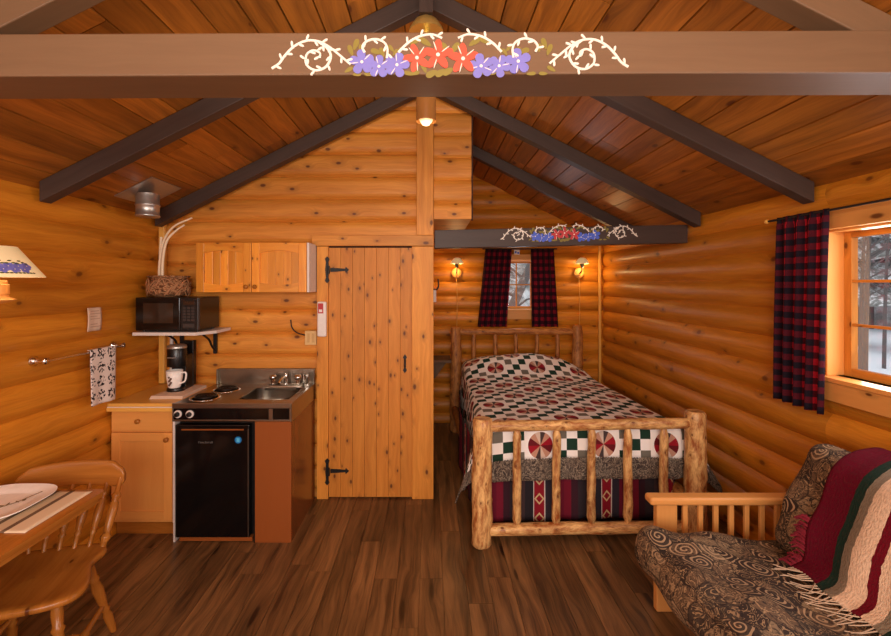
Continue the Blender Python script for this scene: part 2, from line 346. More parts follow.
# ------------------------------------------------------------------ mesh builder
MW = {}   # world matrix of every parented root
class MB:
    def __init__(s): s.v = []; s.f = []; s.uv = []; s.tn = []; s.sm = []
    def face(s, pts, uvs=None, tone=.5, smooth=False):
        n = len(s.v); s.v += [tuple(p) for p in pts]; s.f.append(tuple(range(n, n + len(pts))))
        s.uv.append(uvs or [(0, 0)] * len(pts)); s.tn.append(tone); s.sm.append(smooth)
    def hexa(s, c, dims, tone=None):
        """c: 8 corners (x fastest, then y, then z); dims: (dx,dy,dz) for grain direction"""
        t = random.random() if tone is None else tone
        n = len(s.v); s.v += [tuple(p) for p in c]
        L = max(range(3), key=lambda i: dims[i])
        loc = [((i & 1) * dims[0], (i >> 1 & 1) * dims[1], (i >> 2 & 1) * dims[2]) for i in range(8)]
        for fc, ax in (((0, 4, 6, 2), 0), ((1, 3, 7, 5), 0), ((0, 1, 5, 4), 1), ((2, 6, 7, 3), 1), ((0, 2, 3, 1), 2), ((4, 5, 7, 6), 2)):
            o = [i for i in range(3) if i != ax]
            a, b = (L, [i for i in o if i != L][0]) if L in o else (o[0], o[1])
            s.f.append(tuple(n + i for i in fc)); s.uv.append([(loc[i][a], loc[i][b] + ax * .4) for i in fc]); s.tn.append(t); s.sm.append(False)
        return s
    def box(s, x0, x1, y0, y1, z0, z1, tone=None):
        c = [((x0, x1)[i & 1], (y0, y1)[i >> 1 & 1], (z0, z1)[i >> 2 & 1]) for i in range(8)]
        return s.hexa(c, (x1 - x0, y1 - y0, z1 - z0), tone)
    def obox(s, ctr, size, m=None, tone=None):
        m = m or Matrix.Identity(3); ctr = Vector(ctr)
        c = [ctr + m @ Vector((((-.5, .5)[i & 1]) * size[0], ((-.5, .5)[i >> 1 & 1]) * size[1], ((-.5, .5)[i >> 2 & 1]) * size[2])) for i in range(8)]
        return s.hexa(c, size, tone)
    def tube(s, pts, rad, n=10, cap=True, tone=None, wob=0, smooth=True, closed=False):
        t = random.random() if tone is None else tone
        pts = [Vector(p) for p in pts]
        if not hasattr(rad, '__len__'): rad = [rad] * len(pts)
        base = len(s.v); L = 0; rings = []
        up = None
        for i, p in enumerate(pts):
            a = pts[max(i - 1, 0)]; b = pts[min(i + 1, len(pts) - 1)]
            d = (b - a)
            if d.length < 1e-9: d = Vector((0, 0, 1))
            d.normalize()
            if up is None:
                up = Vector((0, 0, 1)) if abs(d.z) < .9 else Vector((1, 0, 0))
            x = (up - d * up.dot(d))
            if x.length < 1e-6: x = Vector((0, 1, 0)) - d * d.y
            x.normalize(); y = d.cross(x); up = x
            if i: L += (p - pts[i - 1]).length
            row = []
            for k in range(n):
                an = 2 * PI * k / n; r = rad[i]
                if wob: r *= 1 + wob * (noise.noise(Vector((math.cos(an) * 1.3, math.sin(an) * 1.3, L * 9 + t * 50))))
                row.append(len(s.v)); s.v.append(tuple(p + x * math.cos(an) * r + y * math.sin(an) * r))
            rings.append((row, L, rad[i]))
        for i in range(len(rings) - 1):
            (r0, l0, q0), (r1, l1, q1) = rings[i], rings[i + 1]
            q = max(q0, q1)
            for k in range(n):
                k2 = (k + 1) % n
                s.f.append((r0[k], r0[k2], r1[k2], r1[k])); va, vb = 2 * PI * k / n * q, 2 * PI * (k + 1) / n * q
                s.uv.append([(l0, va), (l0, vb), (l1, vb), (l1, va)]); s.tn.append(t); s.sm.append(smooth)
        if cap:
            for row, rev, Lx in ((rings[0][0], True, 0), (rings[-1][0], False, 1)):
                c = [s.v[i] for i in row]; 
                if rev: c = c[::-1]
                q = rings[0][2] if rev else rings[-1][2]
                s.face(c, [(math.cos(2 * PI * k / n) * q + 5, math.sin(2 * PI * k / n) * q + 5) for k in range(n)], t)
        return s
    def lathe(s, prof, ctr=(0, 0, 0), axis=(0, 0, 1), n=24, tone=None, cap=True):
        ax = Vector(axis).normalized(); c = Vector(ctr)
        return s._ringtube([(c + ax * h, r, h) for r, h in prof], ax, n, tone, cap)
    def _ringtube(s, rr, ax, n, tone, cap):
        t = random.random() if tone is None else tone
        x = Vector((1, 0, 0)) if abs(ax.x) < .9 else Vector((0, 1, 0)); x = (x - ax * x.dot(ax)).normalized(); y = ax.cross(x)
        rows = []
        for p, r, h in rr:
            r = max(r, .0003); rows.append([len(s.v) + k for k in range(n)])
            for k in range(n):
                a = 2 * PI * k / n; s.v.append(tuple(p + x * r * math.cos(a) + y * r * math.sin(a)))
        arc = 0
        for i in range(len(rows) - 1):
            d = (rr[i + 1][0] - rr[i][0]).length + abs(rr[i + 1][1] - rr[i][1]); rm = max(rr[i][1], rr[i + 1][1])
            for k in range(n):
                k2 = (k + 1) % n; s.f.append((rows[i][k], rows[i][k2], rows[i + 1][k2], rows[i + 1][k]))
                va, vb = 2 * PI * k / n * rm, 2 * PI * (k + 1) / n * rm
                s.uv.append([(arc, va), (arc, vb), (arc + d, vb), (arc + d, va)]); s.tn.append(t); s.sm.append(True)
            arc += d
        if cap:
            for row, rev in ((rows[0], True), (rows[-1], False)):
                c = [s.v[i] for i in row]
                s.face(c[::-1] if rev else c, [(p[0], p[1]) for p in c], t)
        return s
    def prism(s, outline, h0, h1, plane='xy', tone=None, chamfer=0):
        """outline: 2D ccw points; plane: xy, xz or yz, thickness h0..h1 on the third axis"""
        t = random.random() if tone is None else tone
        def P(p, h):
            return {'xy': (p[0], p[1], h), 'xz': (p[0], h, p[1]), 'yz': (h, p[0], p[1])}[plane]
        xs = [p[0] for p in outline]; ys = [p[1] for p in outline]
        sw = (max(ys) - min(ys)) > (max(xs) - min(xs))
        U = lambda p: (p[1], p[0]) if sw else (p[0], p[1])
        s.face([P(p, h0) for p in outline], [U(p) for p in outline], t)
        s.face([P(p, h1) for p in outline][::-1], [U(p) for p in outline][::-1], t)
        n = len(outline); L = 0
        for i in range(n):
            a, b = outline[i], outline[(i + 1) % n]; d = math.dist(a, b)
            s.face([P(a, h0), P(a, h1), P(b, h1), P(b, h0)], [(L, 0), (L, h1 - h0), (L + d, h1 - h0), (L + d, 0)], t); L += d
        return s
    def grid(s, fn, nu, nv, tone=.5, flip=False):
        """fn(i/nu, j/nv) -> (point, (u, v))"""
        base = len(s.v); U = []
        for j in range(nv + 1):
            for i in range(nu + 1):
                p, uv = fn(i / nu, j / nv); s.v.append(tuple(p)); U.append(uv)
        w = nu + 1
        for j in range(nv):
            for i in range(nu):
                q = [j * w + i, j * w + i + 1, (j + 1) * w + i + 1, (j + 1) * w + i]
                if flip: q = q[::-1]
                s.f.append(tuple(base + k for k in q)); s.uv.append([U[k] for k in q]); s.tn.append(tone); s.sm.append(True)
        return s
    def build(s, name, mat, parent=None, bevel=0, seg=2, subsurf=0, solid=0, local=False, fixn=True, merge=False):
        inv = None
        if parent is not None and not local and parent in MW: inv = MW[parent].inverted()
        vs = [tuple(inv @ Vector(p)) for p in s.v] if inv else s.v
        me = bpy.data.meshes.new(name); me.from_pydata(vs, [], s.f)
        ul = me.uv_layers.new(name='UVMap'); k = 0
        flat = [c for f in s.uv for uvp in f for c in uvp]; ul.data.foreach_set('uv', flat)
        at = me.attributes.new('tone', 'FLOAT', 'FACE'); at.data.foreach_set('value', s.tn)
        me.polygons.foreach_set('use_smooth', s.sm)
        me.materials.append(mat)
        if fixn or merge:
            import bmesh
            bm = bmesh.new(); bm.from_mesh(me)
            if merge: bmesh.ops.remove_doubles(bm, verts=bm.verts, dist=1e-5)
            bmesh.ops.recalc_face_normals(bm, faces=bm.faces)
            bm.to_mesh(me); bm.free()
        me.update()
        o = bpy.data.objects.new(name, me); C.objects.link(o)
        if parent is not None:
            o.parent = parent
            if parent in MW: MW[o] = MW[parent]
        if solid:
            m = o.modifiers.new('solid', 'SOLIDIFY'); m.thickness = solid; m.offset = 0
        if bevel:
            m = o.modifiers.new('bevel', 'BEVEL'); m.width = bevel; m.segments = seg; m.limit_method = 'ANGLE'; m.angle_limit = .6
        if subsurf:
            m = o.modifiers.new('sub', 'SUBSURF'); m.levels = subsurf; m.render_levels = subsurf
        return o

def thing(name, label, cat, loc=(0, 0, 0), rz=0, group=None):
    o = bpy.data.objects.new(name, None); C.objects.link(o); o.empty_display_size = .05
    o.location = loc; o.rotation_euler = (0, 0, rz)
    MW[o] = Matrix.Translation(Vector(loc)) @ Matrix.Rotation(rz, 4, 'Z')
    return tag(o, label, cat, group)
def tag(o, label, cat, group=None, kind=None):
    o['label'] = label; o['category'] = cat
    if group: o['group'] = group
    if kind: o['kind'] = kind
    return o
def struct(o, label=None):
    o['kind'] = 'structure'
    if label: o['label'] = label
    return o
def center_mesh(o):
    """put a single-mesh thing's origin at its base"""
    vs = [v.co for v in o.data.vertices]
    c = Vector((sum(v.x for v in vs) / len(vs), sum(v.y for v in vs) / len(vs), min(v.z for v in vs)))
    o.data.transform(Matrix.Translation(-c)); o.location = c; return o
def copy_tree(o, parent=None):
    c = o.copy(); C.objects.link(c)
    if parent is not None: c.parent = parent
    for ch in list(o.children): copy_tree(ch, c)
    return c
def smoothpath(pts, n=8):
    """Catmull-Rom"""
    P = [Vector(p) for p in pts]; P = [P[0] * 2 - P[1]] + P + [P[-1] * 2 - P[-2]]; out = []
    for i in range(1, len(P) - 2):
        for k in range(n):
            t = k / n; a, b, c, d = P[i - 1], P[i], P[i + 1], P[i + 2]
            out.append(.5 * ((2 * b) + (c - a) * t + (2 * a - 5 * b + 4 * c - d) * t * t + (3 * b - a - 3 * c + d) * t ** 3))
    out.append(P[-2]); return out

# ------------------------------------------------------------------ room shell
XL, XR, YB, YK, YR = -2.10, 2.06, 5.40, 3.53, -2.5
XC = -.02; RZ = 3.25; SL = .505
def zc(x): return RZ - SL * abs(x - XC)
HC = .176

def siding(mb, axis, pos, nrm, a0, a1, z0, z1, D=.03, h=HC, phase=.114, gable=False, seg=10, ex=2.1):
    """convex log courses. axis 'x': wall runs along x at y=pos; axis 'y': runs along y at x=pos; nrm +-1 inward"""
    k0 = math.floor((z0 - phase) / h)
    z = k0
    while phase + z * h < z1 - 1e-6:
        zb, zt = phase + z * h, phase + (z + 1) * h
        t = random.random(); offu = random.random() * 20
        prev = None
        for i in range(seg + 1):
            q = i / seg; zz = zb + (zt - zb) * q
            d = D * (1 - abs(2 * q - 1) ** ex) - D
            zq = min(max(zz, z0), z1)
            e0, e1 = a0, a1
            if gable:
                m = (RZ - zq) / SL
                e0 = max(a0, XC - m); e1 = min(a1, XC + m)
                if e1 < e0: e0 = e1 = min(max(XC, a0), a1)
            def P(a):
                n = pos + nrm * d
                return (a, n, zq) if axis == 'x' else (n, a, zq)
            cur = (P(e0), P(e1), e0, e1, zq)
            if prev and cur[4] > prev[4] + 1e-6:
                mb.face([prev[0], prev[1], cur[1], cur[0]], [(prev[2] + offu, prev[4]), (prev[3] + offu, prev[4]), (cur[3] + offu, cur[4]), (cur[2] + offu, cur[4])], t, True)
            prev = cur
        z += 1

# floor: dark base and individual planks in one mesh
fm = MB()
fm.box(XL - .15, XR + .15, YR - .15, YB + .15, -.12, -.0085, tone=.0)
x = XL - .02; j = 0; PW = .129
while x < XR:
    y = YR - random.random() * 1.2
    while y < YB:
        y1 = y + 1.22
        a, b = max(y, YR), min(y1, YB)
        if b > a: fm.box(x, min(x + PW, XR + .02) - .0026, a, b - .0016, -.009, 0)
        y = y1
    x += PW
fl = struct(fm.build('floor', M['floor'], fixn=False))

# ceiling boards along the ridge
cm = MB(); BW = .148; cs = math.sqrt(1 + SL * SL)
for side in (-1, 1):
    k = 0
    while k * BW < 2.35 * cs * 1.0:
        x0 = XC + side * k * BW / cs; x1 = XC + side * ((k + 1) * BW - .009) / cs
        z0 = RZ - SL * k * BW / cs; z1 = RZ - SL * ((k + 1) * BW - .009) / cs
        y = YR - .1 - random.random() * 2.5
        while y < YB + .1:
            y1 = y + random.choice((2.4, 3.0, 3.6)); a, b = max(y, YR - .1), min(y1, YB + .1)
            if b > a:
                c = []
                for zz in (0, .03):
                    for yy in (a, b - .004):
                        for (xx, zb) in ((x0, z0), (x1, z1)): c.append((xx, yy, zb + zz))
                cm.hexa(c, (BW, b - a, .02))
            y = y1
        k += 1
    xe = XC + side * 2.35
    c = []
    for zz in (.022, .12):
        for yy in (YR - .1, YB + .1):
            for (xx, zb) in ((XC, RZ), (xe, RZ - SL * 2.35)): c.append((xx, yy, zb + zz))
    cm.hexa(c, (.1, 1, .1), tone=0)
struct(cm.build('ceiling', M['ceil'], fixn=True))

# left wall
wm = MB(); siding(wm, 'y', XL, 1, YR, YB + .05, 0, 2.30, D=.034, phase=.09); wm.box(XL - .16, XL - .038, YR - .15, YB + .15, -.05, 2.16)
struct(wm.build('wall_left', M['log']))
# right wall with the window hole
WY0, WY1, WZ0, WZ1 = 1.40, 2.345, 1.197, 1.948
wm = MB()
siding(wm, 'y', XR, -1, YR, WY0, 0, 2.30, D=.042); siding(wm, 'y', XR, -1, WY1, YB + .05, 0, 2.30, D=.042)
siding(wm, 'y', XR, -1, WY0, WY1, 0, WZ0, D=.042); siding(wm, 'y', XR, -1, WY0, WY1, WZ1, 2.30, D=.042)
for a in ((YR - .15, WY0, -.05, 2.18), (WY1, YB + .15, -.05, 2.18), (WY0, WY1, -.05, WZ0), (WY0, WY1, WZ1, 2.18)):
    wm.box(XR + .044, XR + .17, a[0], a[1], a[2], a[3])
struct(wm.build('wall_right', M['log']))
# back gable wall with its small window hole
BX0, BX1, BZ0, BZ1 = .84, 1.26, 1.37, 1.955
wm = MB()
siding(wm, 'x', YB, -1, XL, BX0, 0, BZ0, D=.036); siding(wm, 'x', YB, -1, BX1, XR + .04, 0, BZ0, D=.036)
siding(wm, 'x', YB, -1, XL, BX0, BZ0, BZ1, D=.036); siding(wm, 'x', YB, -1, BX1, XR + .04, BZ0, BZ1, D=.036)
siding(wm, 'x', YB, -1, BX0, BX1, 0, BZ0, D=.036)
siding(wm, 'x', YB, -1, XL, XR + .04, BZ1, RZ - .001, D=.036, gable=True)
def gable_outline(x0, x1, z0): 
    o = [(x0, z0), (x1, z0), (x1, zc(x1) + .01)]
    if x0 < XC < x1: o.append((XC, RZ + .01))
    o.append((x0, zc(x0) + .01)); return o
wm.box(XL, BX0, YB + .038, YB + .15, 0, BZ1); wm.box(BX1, XR, YB + .038, YB + .15, 0, BZ1); wm.box(BX0, BX1, YB + .038, YB + .15, 0, BZ0)
wm.prism(gable_outline(XL, XR, BZ1), YB + .038, YB + .15, 'xz')
struct(wm.build('wall_back', M['log']))
# rear wall behind the camera
wm = MB(); siding(wm, 'x', YR, 1, XL, XR, 0, .9); siding(wm, 'x', YR, 1, XL, XR, 2.2, RZ, gable=True); siding(wm, 'x', YR, 1, XL, -1.5, .9, 2.2, gable=False); siding(wm, 'x', YR, 1, 1.5, XR, .9, 2.2)
wm.prism(gable_outline(XL, XR, 0), YR - .15, YR - .036, 'xz')
struct(wm.build('wall_rear', M['log']))
# kitchen partition wall (flatter boards), its side face and the boxed-in bulkhead
PX = .025
wm = MB(); siding(wm, 'x', YK, -1, XL - .04, PX, 0, RZ - .001, D=.030, ex=4.5, phase=.055, gable=True)
wm.prism(gable_outline(XL, PX, 0), YK + .032, YK + .09, 'xz')
struct(wm.build('wall_partition', M['pine']))
wm = MB(); siding(wm, 'y', PX, 1, YK + .09, YB, 0, 2.18, D=.01); wm.box(PX - .08, PX - .012, YK + .09, YB, 0, 2.18)
struct(wm.build('wall_partition_side', M['log']))
wm = MB(); siding(wm, 'x', YK - .004, -1, PX + .004, .325, 2.18, RZ - .001, D=.022, ex=4.5, phase=.055 - .03, gable=True)
wm.prism(gable_outline(PX + .004, .325, 2.18), YK + .02, YB - .03, 'xz')
struct(wm.build('wall_bulkhead', M['pine']))
wm = MB(); wm.hexa([(a, b, c) for c, xx in ((2.17, 0), (zc(.335), 0)) for b in (YK - .006, YK + .02) for a in (.325, .336)], (.01, .03, .8))
struct(wm.build('trim_1', M['greylog']))

# casings, post
tm = MB(); tm.box(-.105, PX + .002, YK - .035, YK + .01, 2.05, zc(-.105) - .0); struct(tm.build('trim_2', M['pine'], bevel=.003))
tm = MB(); tm.box(-.14, PX + .002, YK - .04, YK + .01, 0, 1.962); struct(tm.build('trim_3', M['pine'], bevel=.003))
tm = MB(); tm.box(-.878, -.79, YK - .04, YK + .01, 0, 1.962); struct(tm.build('trim_4', M['pine'], bevel=.003))
tm = MB(); tm.box(-.915, PX + .004, YK - .048, YK + .01, 1.965, 2.048); struct(tm.build('trim_5', M['pine'], bevel=.003))
tm = MB(); tm.box(XL, XL + .045, YK - .05, YK - .016, .9, 2.16); struct(tm.build('trim_6', M['counter'], bevel=.004))
tm = MB(); tm.box(XR - .05, XR - .025, YB - .05, YB - .02, 0, 2.12); struct(tm.build('trim_7', M['counter'], bevel=.004))
tm = MB(); tm.box(XL - .01, -1.99, -.2, YK - .02, 0, .07); 
# plank door
dm = MB(); n = 7; w = .65 / n
for i in range(n): dm.box(-.789 + i * w + .001, -.789 + (i + 1) * w - .0005, YK - .026, YK - .004, .012, 1.952)
dm.box(-.789, -.141, YK - .004, YK + .012, .012, 1.952)
door = struct(dm.build('door_1', M['pine_door'], bevel=.001, seg=1), 'knotty pine plank door with black strap hinges')
dg = MB(); dg.box(-.79, -.14, YK - .012, YK - .005, 1.953, 1.965); struct(dg.build('trim_8', M['void']))  # dark strip painting in the shade of the gap above the door
def strap(z, name='strap_hinge'):
    h = MB(); y = YK - .026
    o = [(-.775, z + .016), (-.72, z + .014), (-.66, z + .009), (-.655, z + .024), (-.63, z), (-.655, z - .024), (-.66, z - .009), (-.72, z - .014), (-.775, z - .016)]
    h.prism(o[::-1], y - .005, y, 'xz')
    yj = YK - .04
    o2 = [(-.812, z + .0), (-.806, z + .06), (-.815, z + .085), (-.797, z + .105), (-.779, z + .085), (-.788, z + .06), (-.784, z), (-.788, z - .06), (-.779, z - .085), (-.797, z - .105), (-.815, z - .085), (-.806, z - .06)]
    h.prism(o2[::-1], yj - .005, yj, 'xz')
    h.tube([(-.785, yj - .006, z - .03), (-.785, yj - .006, z + .03)], .009, 10)
    for xx in (-.76, -.71, -.675): h.lathe([(.005, 0), (.004, .003)], (xx, y - .005, z), (0, -1, 0), 8)
    o = h.build(name, M['iron'], door)
strap(1.78); strap(.215)
h = MB(); lx, lz = -.195, 1.05; y = YK - .026
h.prism([(lx - .008, lz - .03), (lx + .008, lz - .03), (lx + .008, lz + .03), (lx - .008, lz + .03)], y - .005, y, 'xz')
for sg in (1, -1):
    h.prism([(lx - .005, lz + sg * .03), (lx + .005, lz + sg * .03), (lx + .016, lz + sg * .05), (lx, lz + sg * .075), (lx - .016, lz + sg * .05)][::sg], y - .005, y, 'xz')
h.tube([(lx, y - .002, lz + .032), (lx, y - .03, lz + .02), (lx, y - .03, lz - .02), (lx, y - .002, lz - .032)], .005, 8)
h.build('door_latch', M['iron'], door)

# ------------------------------------------------------------------ rafters and painted tie beams
ROWS = [(1.405, .085, 'nearest pair, in front, rising out of the top'), (2.38, .075, 'second pair'), (3.38, .085, 'third pair'), (4.38, .08, 'farthest pair')]
names = ['above the near painted beam', 'between the near painted beam and the kitchen wall', 'against the kitchen wall', 'above the bed, farthest back']
for i, (y, th, _) in enumerate(ROWS):
    for side, sn in ((-1, 'left'), (1, 'right')):
        if i == 3 and side == -1: continue
        r = MB(); xe = 2.068 if side < 0 else 2.035
        d = .108
        x0 = XC; x1 = side * xe
        if i == 3: x0 = .34
        c = []
        for dz in (-d, 0):
            for yy in (y, y + th):
                for xx in ((x0, x1) if side > 0 else (x1, x0)): c.append((xx, yy, zc(xx) + dz - .002))
        r.hexa(c, (2, .08, .1))
        lb = {(0, -1): 'dark brown rafter above the near painted beam, sloping down to the left wall', (0, 1): 'dark brown rafter above the near painted beam, sloping down to the right wall',
              (1, -1): 'dark brown rafter ending on the left wall, in front of the metal flue', (1, 1): 'dark brown rafter ending on the right wall above the plaid curtain',
              (2, -1): 'dark brown rafter along the kitchen wall, ending behind the metal flue', (2, 1): 'dark brown rafter reaching the right wall at the end of the far painted beam',
              (3, 1): 'short dark rafter farthest back, over the bed behind the far painted beam'}[(i, side)]
        ro = tag(center_mesh(r.build('rafter', M['beam' if i == 0 else 'rafter'], bevel=.004)), lb, 'rafter', 'roof rafters', 'thing')  # near pair takes the lighter beam tone, painting in its stronger light

# paint motif: built on a plane, px coordinates of the near beam
SC = 1 / 328.5
def motif(parent, place, red, blue, flip=1):
    """place(x, z, off) -> world point; x, z metres from the motif's centre"""
    def ribbon(mb, pts, w0, w1, off):
        P = smoothpath([(a, b, 0) for a, b in pts], 6); n = len(P)
        for i in range(n - 1):
            a, b = P[i], P[i + 1]; d = (b - a)
            if d.length < 1e-7: continue
            nn = Vector((-d.y, d.x, 0)).normalized()
            wa = w0 + (w1 - w0) * i / n; wb = w0 + (w1 - w0) * (i + 1) / n
            q = [a + nn * wa, a - nn * wa, b - nn * wb, b + nn * wb]
            top = [place(p.x, p.y, off) for p in q]; bot = [place(p.x, p.y, 0) for p in q]
            mb.face(top); mb.face([bot[0], bot[3], top[3], top[0]]); mb.face([bot[1], top[1], top[2], bot[2]])
        return P
    cnt = [0]
    def blob(mb, cx, cz, a, b, ang, off, n=12, pinch=0):
        cnt[0] += 1; off += (cnt[0] % 23) * .00003
        top = []; bot = []
        for k in range(n):
            t = 2 * PI * k / n; r = 1 - pinch * (math.cos(t) < 0) * abs(math.cos(t)) * .0
            lx = a * math.cos(t); ly = b * math.sin(t) * (1 - pinch * math.cos(t))
            X = cx + lx * math.cos(ang) - ly * math.sin(ang); Z = cz + lx * math.sin(ang) + ly * math.cos(ang)
            top.append(place(X, Z, off)); bot.append(place(X, Z, 0))
        mb.face(top)
        for k in range(n):
            k2 = (k + 1) % n; mb.face([bot[k], bot[k2], top[k2], top[k]])
    def cp(x, y, o=(270, 25), s=4.95):  # crop pixel to motif metres (centre 450, 55)
        return ((o[0] + x / s - 450) * SC, (55 - (o[1] + y / s)) * SC)
    vines = [[(10, 208), (45, 185), (75, 145), (120, 100), (180, 72), (240, 75), (290, 100), (335, 135), (400, 190)],
             [(240, 76), (285, 110), (302, 155), (275, 203), (225, 218), (182, 190), (182, 142), (215, 120), (247, 132), (248, 158)],
             [(470, 132), (458, 104), (480, 76), (525, 66), (565, 82), (582, 115), (578, 160)],
             [(636, 132), (680, 88), (735, 55), (800, 44), (852, 62)]]
    for m in (1, -1):
        vm = MB()
        for vi, vn in enumerate(vines):
            pts = [cp(*p) for p in vn]; pts = [(m * a, b) for a, b in pts]
            P = ribbon(vm, pts, .0038, .0030, .0030 + .00025 * vi)
            L = 0; nxt = .012; sd = 1
            for i in range(1, len(P)):
                L += (P[i] - P[i - 1]).length
                if L > nxt:
                    nxt += .024; sd = -sd
                    d = (P[i] - P[i - 1]).normalized(); a0 = math.atan2(d.y, d.x) + sd * .9
                    blob(vm, P[i].x + math.cos(a0) * .010, P[i].y + math.sin(a0) * .010, .011, .0035, a0, .0042, 8, -.4)
        vm.build('painted_vine', M['p_white'], parent)
    lf = []
    for (x, y, a, b, an) in ((425, 90, 30, 13, 1.9), (400, 120, 30, 12, 1.2), (390, 215, 24, 10, 2.6), (430, 238, 22, 9, 3.1), (525, 125, 28, 13, .3), (600, 110, 22, 9, .9), (620, 130, 20, 8, 2.2), (490, 238, 24, 9, .1), (720, 75, 30, 12, 2.6), (770, 80, 34, 14, .6), (690, 235, 30, 10, .2), (640, 120, 22, 8, 2.4), (762, 205, 30, 12, 1.2), (868, 110, 34, 14, .9), (715, 232, 26, 11, 3.0), (450, 110, 22, 10, 1.5), (555, 130, 26, 12, 1.2)):
        lf.append((x, y, a, b, an))
    for m in (1, -1):
        lm = MB()
        for (x, y, a, b, an) in lf:
            cx, cz = cp(x, y); blob(lm, m * cx, cz, a / 4.95 * SC, b / 4.95 * SC, (-an if m > 0 else PI + an), .0007, 12, .35)
        if m < 0:
            for (x, y) in ((845, 232), (800, 236), (880, 225)):
                cx, cz = cp(x, y); blob(lm, cx, cz, .019, .010, .5, .0007, 12, .3)
        lm.build('painted_leaves', M['p_olive'], parent)
    def flower(cu, cv, R, mat, rot):
        cx, cz = (cu - 450) * SC, (55 - cv) * SC; fmb = MB()
        for k in range(5):
            a = rot + k * 2 * PI / 5
            blob(fmb, cx + math.cos(a) * R * .56, cz + math.sin(a) * R * .56, R * .50, R * (.35 if mat is blue or mat is M['p_blue2'] else .27), a, .0022 + .0001 * k, 14, -.35 if mat is blue else .12)
        f = fmb.build('painted_flower', mat, parent)
        cmb = MB(); blob(cmb, cx, cz, R * .13, R * .13, 0, .0034, 10)
        for k in range(0, 5, 2):
            a = rot + k * 2 * PI / 5 + .35
            blob(cmb, cx + math.cos(a) * R * .62, cz + math.sin(a) * R * .62, R * .34, R * .035, a, .0030, 8)
        cmb.build('flower_highlight', M['p_white'], f)
    for (u, v, R, rot) in ((362, 61, 12, .4), (379, 65.5, 11, 1.5), (397, 64, 12, 1.3), (481, 65.5, 12, .5), (499, 65.5, 11, 1.1), (518, 61, 12.5, 1.7)):
        flower(u, v, R * SC, blue, rot)
    for (u, v, R, rot) in ((417, 57, 14, 1.9), (438, 54, 15, 1.55), (463, 58, 15, 1.6)):
        flower(u, v, R * SC, red, rot)

# near beam
BF, BD = 1.37, .17
def nbz(x): return .0045 * x
bt = thing('painted_beam', 'brown tie beam across the near roof, painted with red and violet flowers', 'beam', (0, BF, 2.30)); bt['kind'] = 'thing'
b = MB(); c = []
for z in (2.308, 2.438):
    for yy in (BF, BF + BD):
        for xx in (-1.56, 1.60): c.append((xx, yy, z + nbz(xx)))
b.hexa(c, (3.2, .15, .13)); b.build('beam_timber', M['beam'], bt, bevel=.005)
motif(bt, lambda x, z, o: ((450 - 430) * SC + x, BF - o - .0003, 2.364 + z + nbz(x)), M['p_red'], M['p_blue'])
# far beam over the bed
bt = thing('painted_beam', 'darker tie beam above the bed end, painted with small crimson and blue flowers', 'beam', (1, 3.55, 1.97)); bt['kind'] = 'thing'
b = MB(); x0, x1 = .035, 2.04; yb = 3.56; sl = .0215
c = []
for z in (1.953, 2.097):
    for yy in (yb, yb + .09):
        for xx in (x0, x1): c.append((xx, yy, z + sl * (xx - x0)))
b.hexa(c, (2, .09, .14)); b.build('beam_timber', M['rafter'], bt, bevel=.004)
motif(bt, lambda x, z, o: (1.10 + x, yb - o - .0003, 2.050 + z + sl * (x + 1.06) - .002, ), M['p_red2'], M['p_blue2'])

# ------------------------------------------------------------------ windows
def window(no, mapf, a0, a1, z0, z1, depth, rows, cols, casing, stile=.042, sill=True):
    """mapf(a, n, z): a along the wall, n outwards"""
    def bx(mb, A0, A1, N0, N1, Z0, Z1):
        p = [mapf(a, n, z) for z in (Z0, Z1) for n in (N0, N1) for a in (A0, A1)]
        mb.hexa(p, (A1 - A0, abs(N1 - N0), Z1 - Z0))
    fr = MB(); w = casing
    bx(fr, a0 - w, a0, -.03, .0, z0 - .02, z1 + .0); bx(fr, a1, a1 + w, -.03, .0, z0 - .02, z1)
    bx(fr, a0 - w - .01, a1 + w + .01, -.035, .0, z1, z1 + w)
    bx(fr, a0 - w, a1 + w, -.03, 0, z0 - .12, z0 - .02)
    bx(fr, a0 - w - .01, a1 + w + .01, -.045, depth + .05, z0 - .022, z0)          # sill board
    bx(fr, a0, a0 + .012, 0, depth + .05, z0, z1); bx(fr, a1 - .012, a1, 0, depth + .05, z0, z1); bx(fr, a0, a1, 0, depth + .05, z1 - .012, z1)
    win = struct(fr.build('window_%d' % no, M['cab'], bevel=.003))
    sm = MB(); A0, A1, Z0, Z1 = a0 + .012, a1 - .012, z0, z1 - .012
    bx(sm, A0, A0 + stile, depth, depth + .035, Z0, Z1); bx(sm, A1 - stile, A1, depth, depth + .035, Z0, Z1)
    bx(sm, A0 + stile, A1 - stile, depth, depth + .035, Z0, Z0 + stile); bx(sm, A0 + stile, A1 - stile, depth, depth + .035, Z1 - stile * .7, Z1)
    g0, g1 = A0 + stile, A1 - stile; h0, h1 = Z0 + stile, Z1 - stile * .7
    for r in range(1, rows): z = h0 + (h1 - h0) * r / rows; bx(sm, g0, g1, depth + .005, depth + .03, z - .007, z + .007)
    for c_ in range(1, cols): a = g0 + (g1 - g0) * c_ / cols; bx(sm, a - .007, a + .007, depth + .006, depth + .029, h0, h1)
    sash = sm.build('sash', M['pine'], win, bevel=.002)
    gm = MB(); bx(gm, g0 - .005, g1 + .005, depth + .015, depth + .019, h0 - .005, h1 + .005); gm.build('pane', M['glass'], win)
    return win
window(1, lambda a, n, z: (XR + .0 + n, a, z), WY0, WY1, WZ0, WZ1, .085, 3, 2, .10)
window(2, lambda a, n, z: (a, YB + n - .0, z), BX0, BX1, BZ0, BZ1, .06, 2, 2, .07, stile=.03)

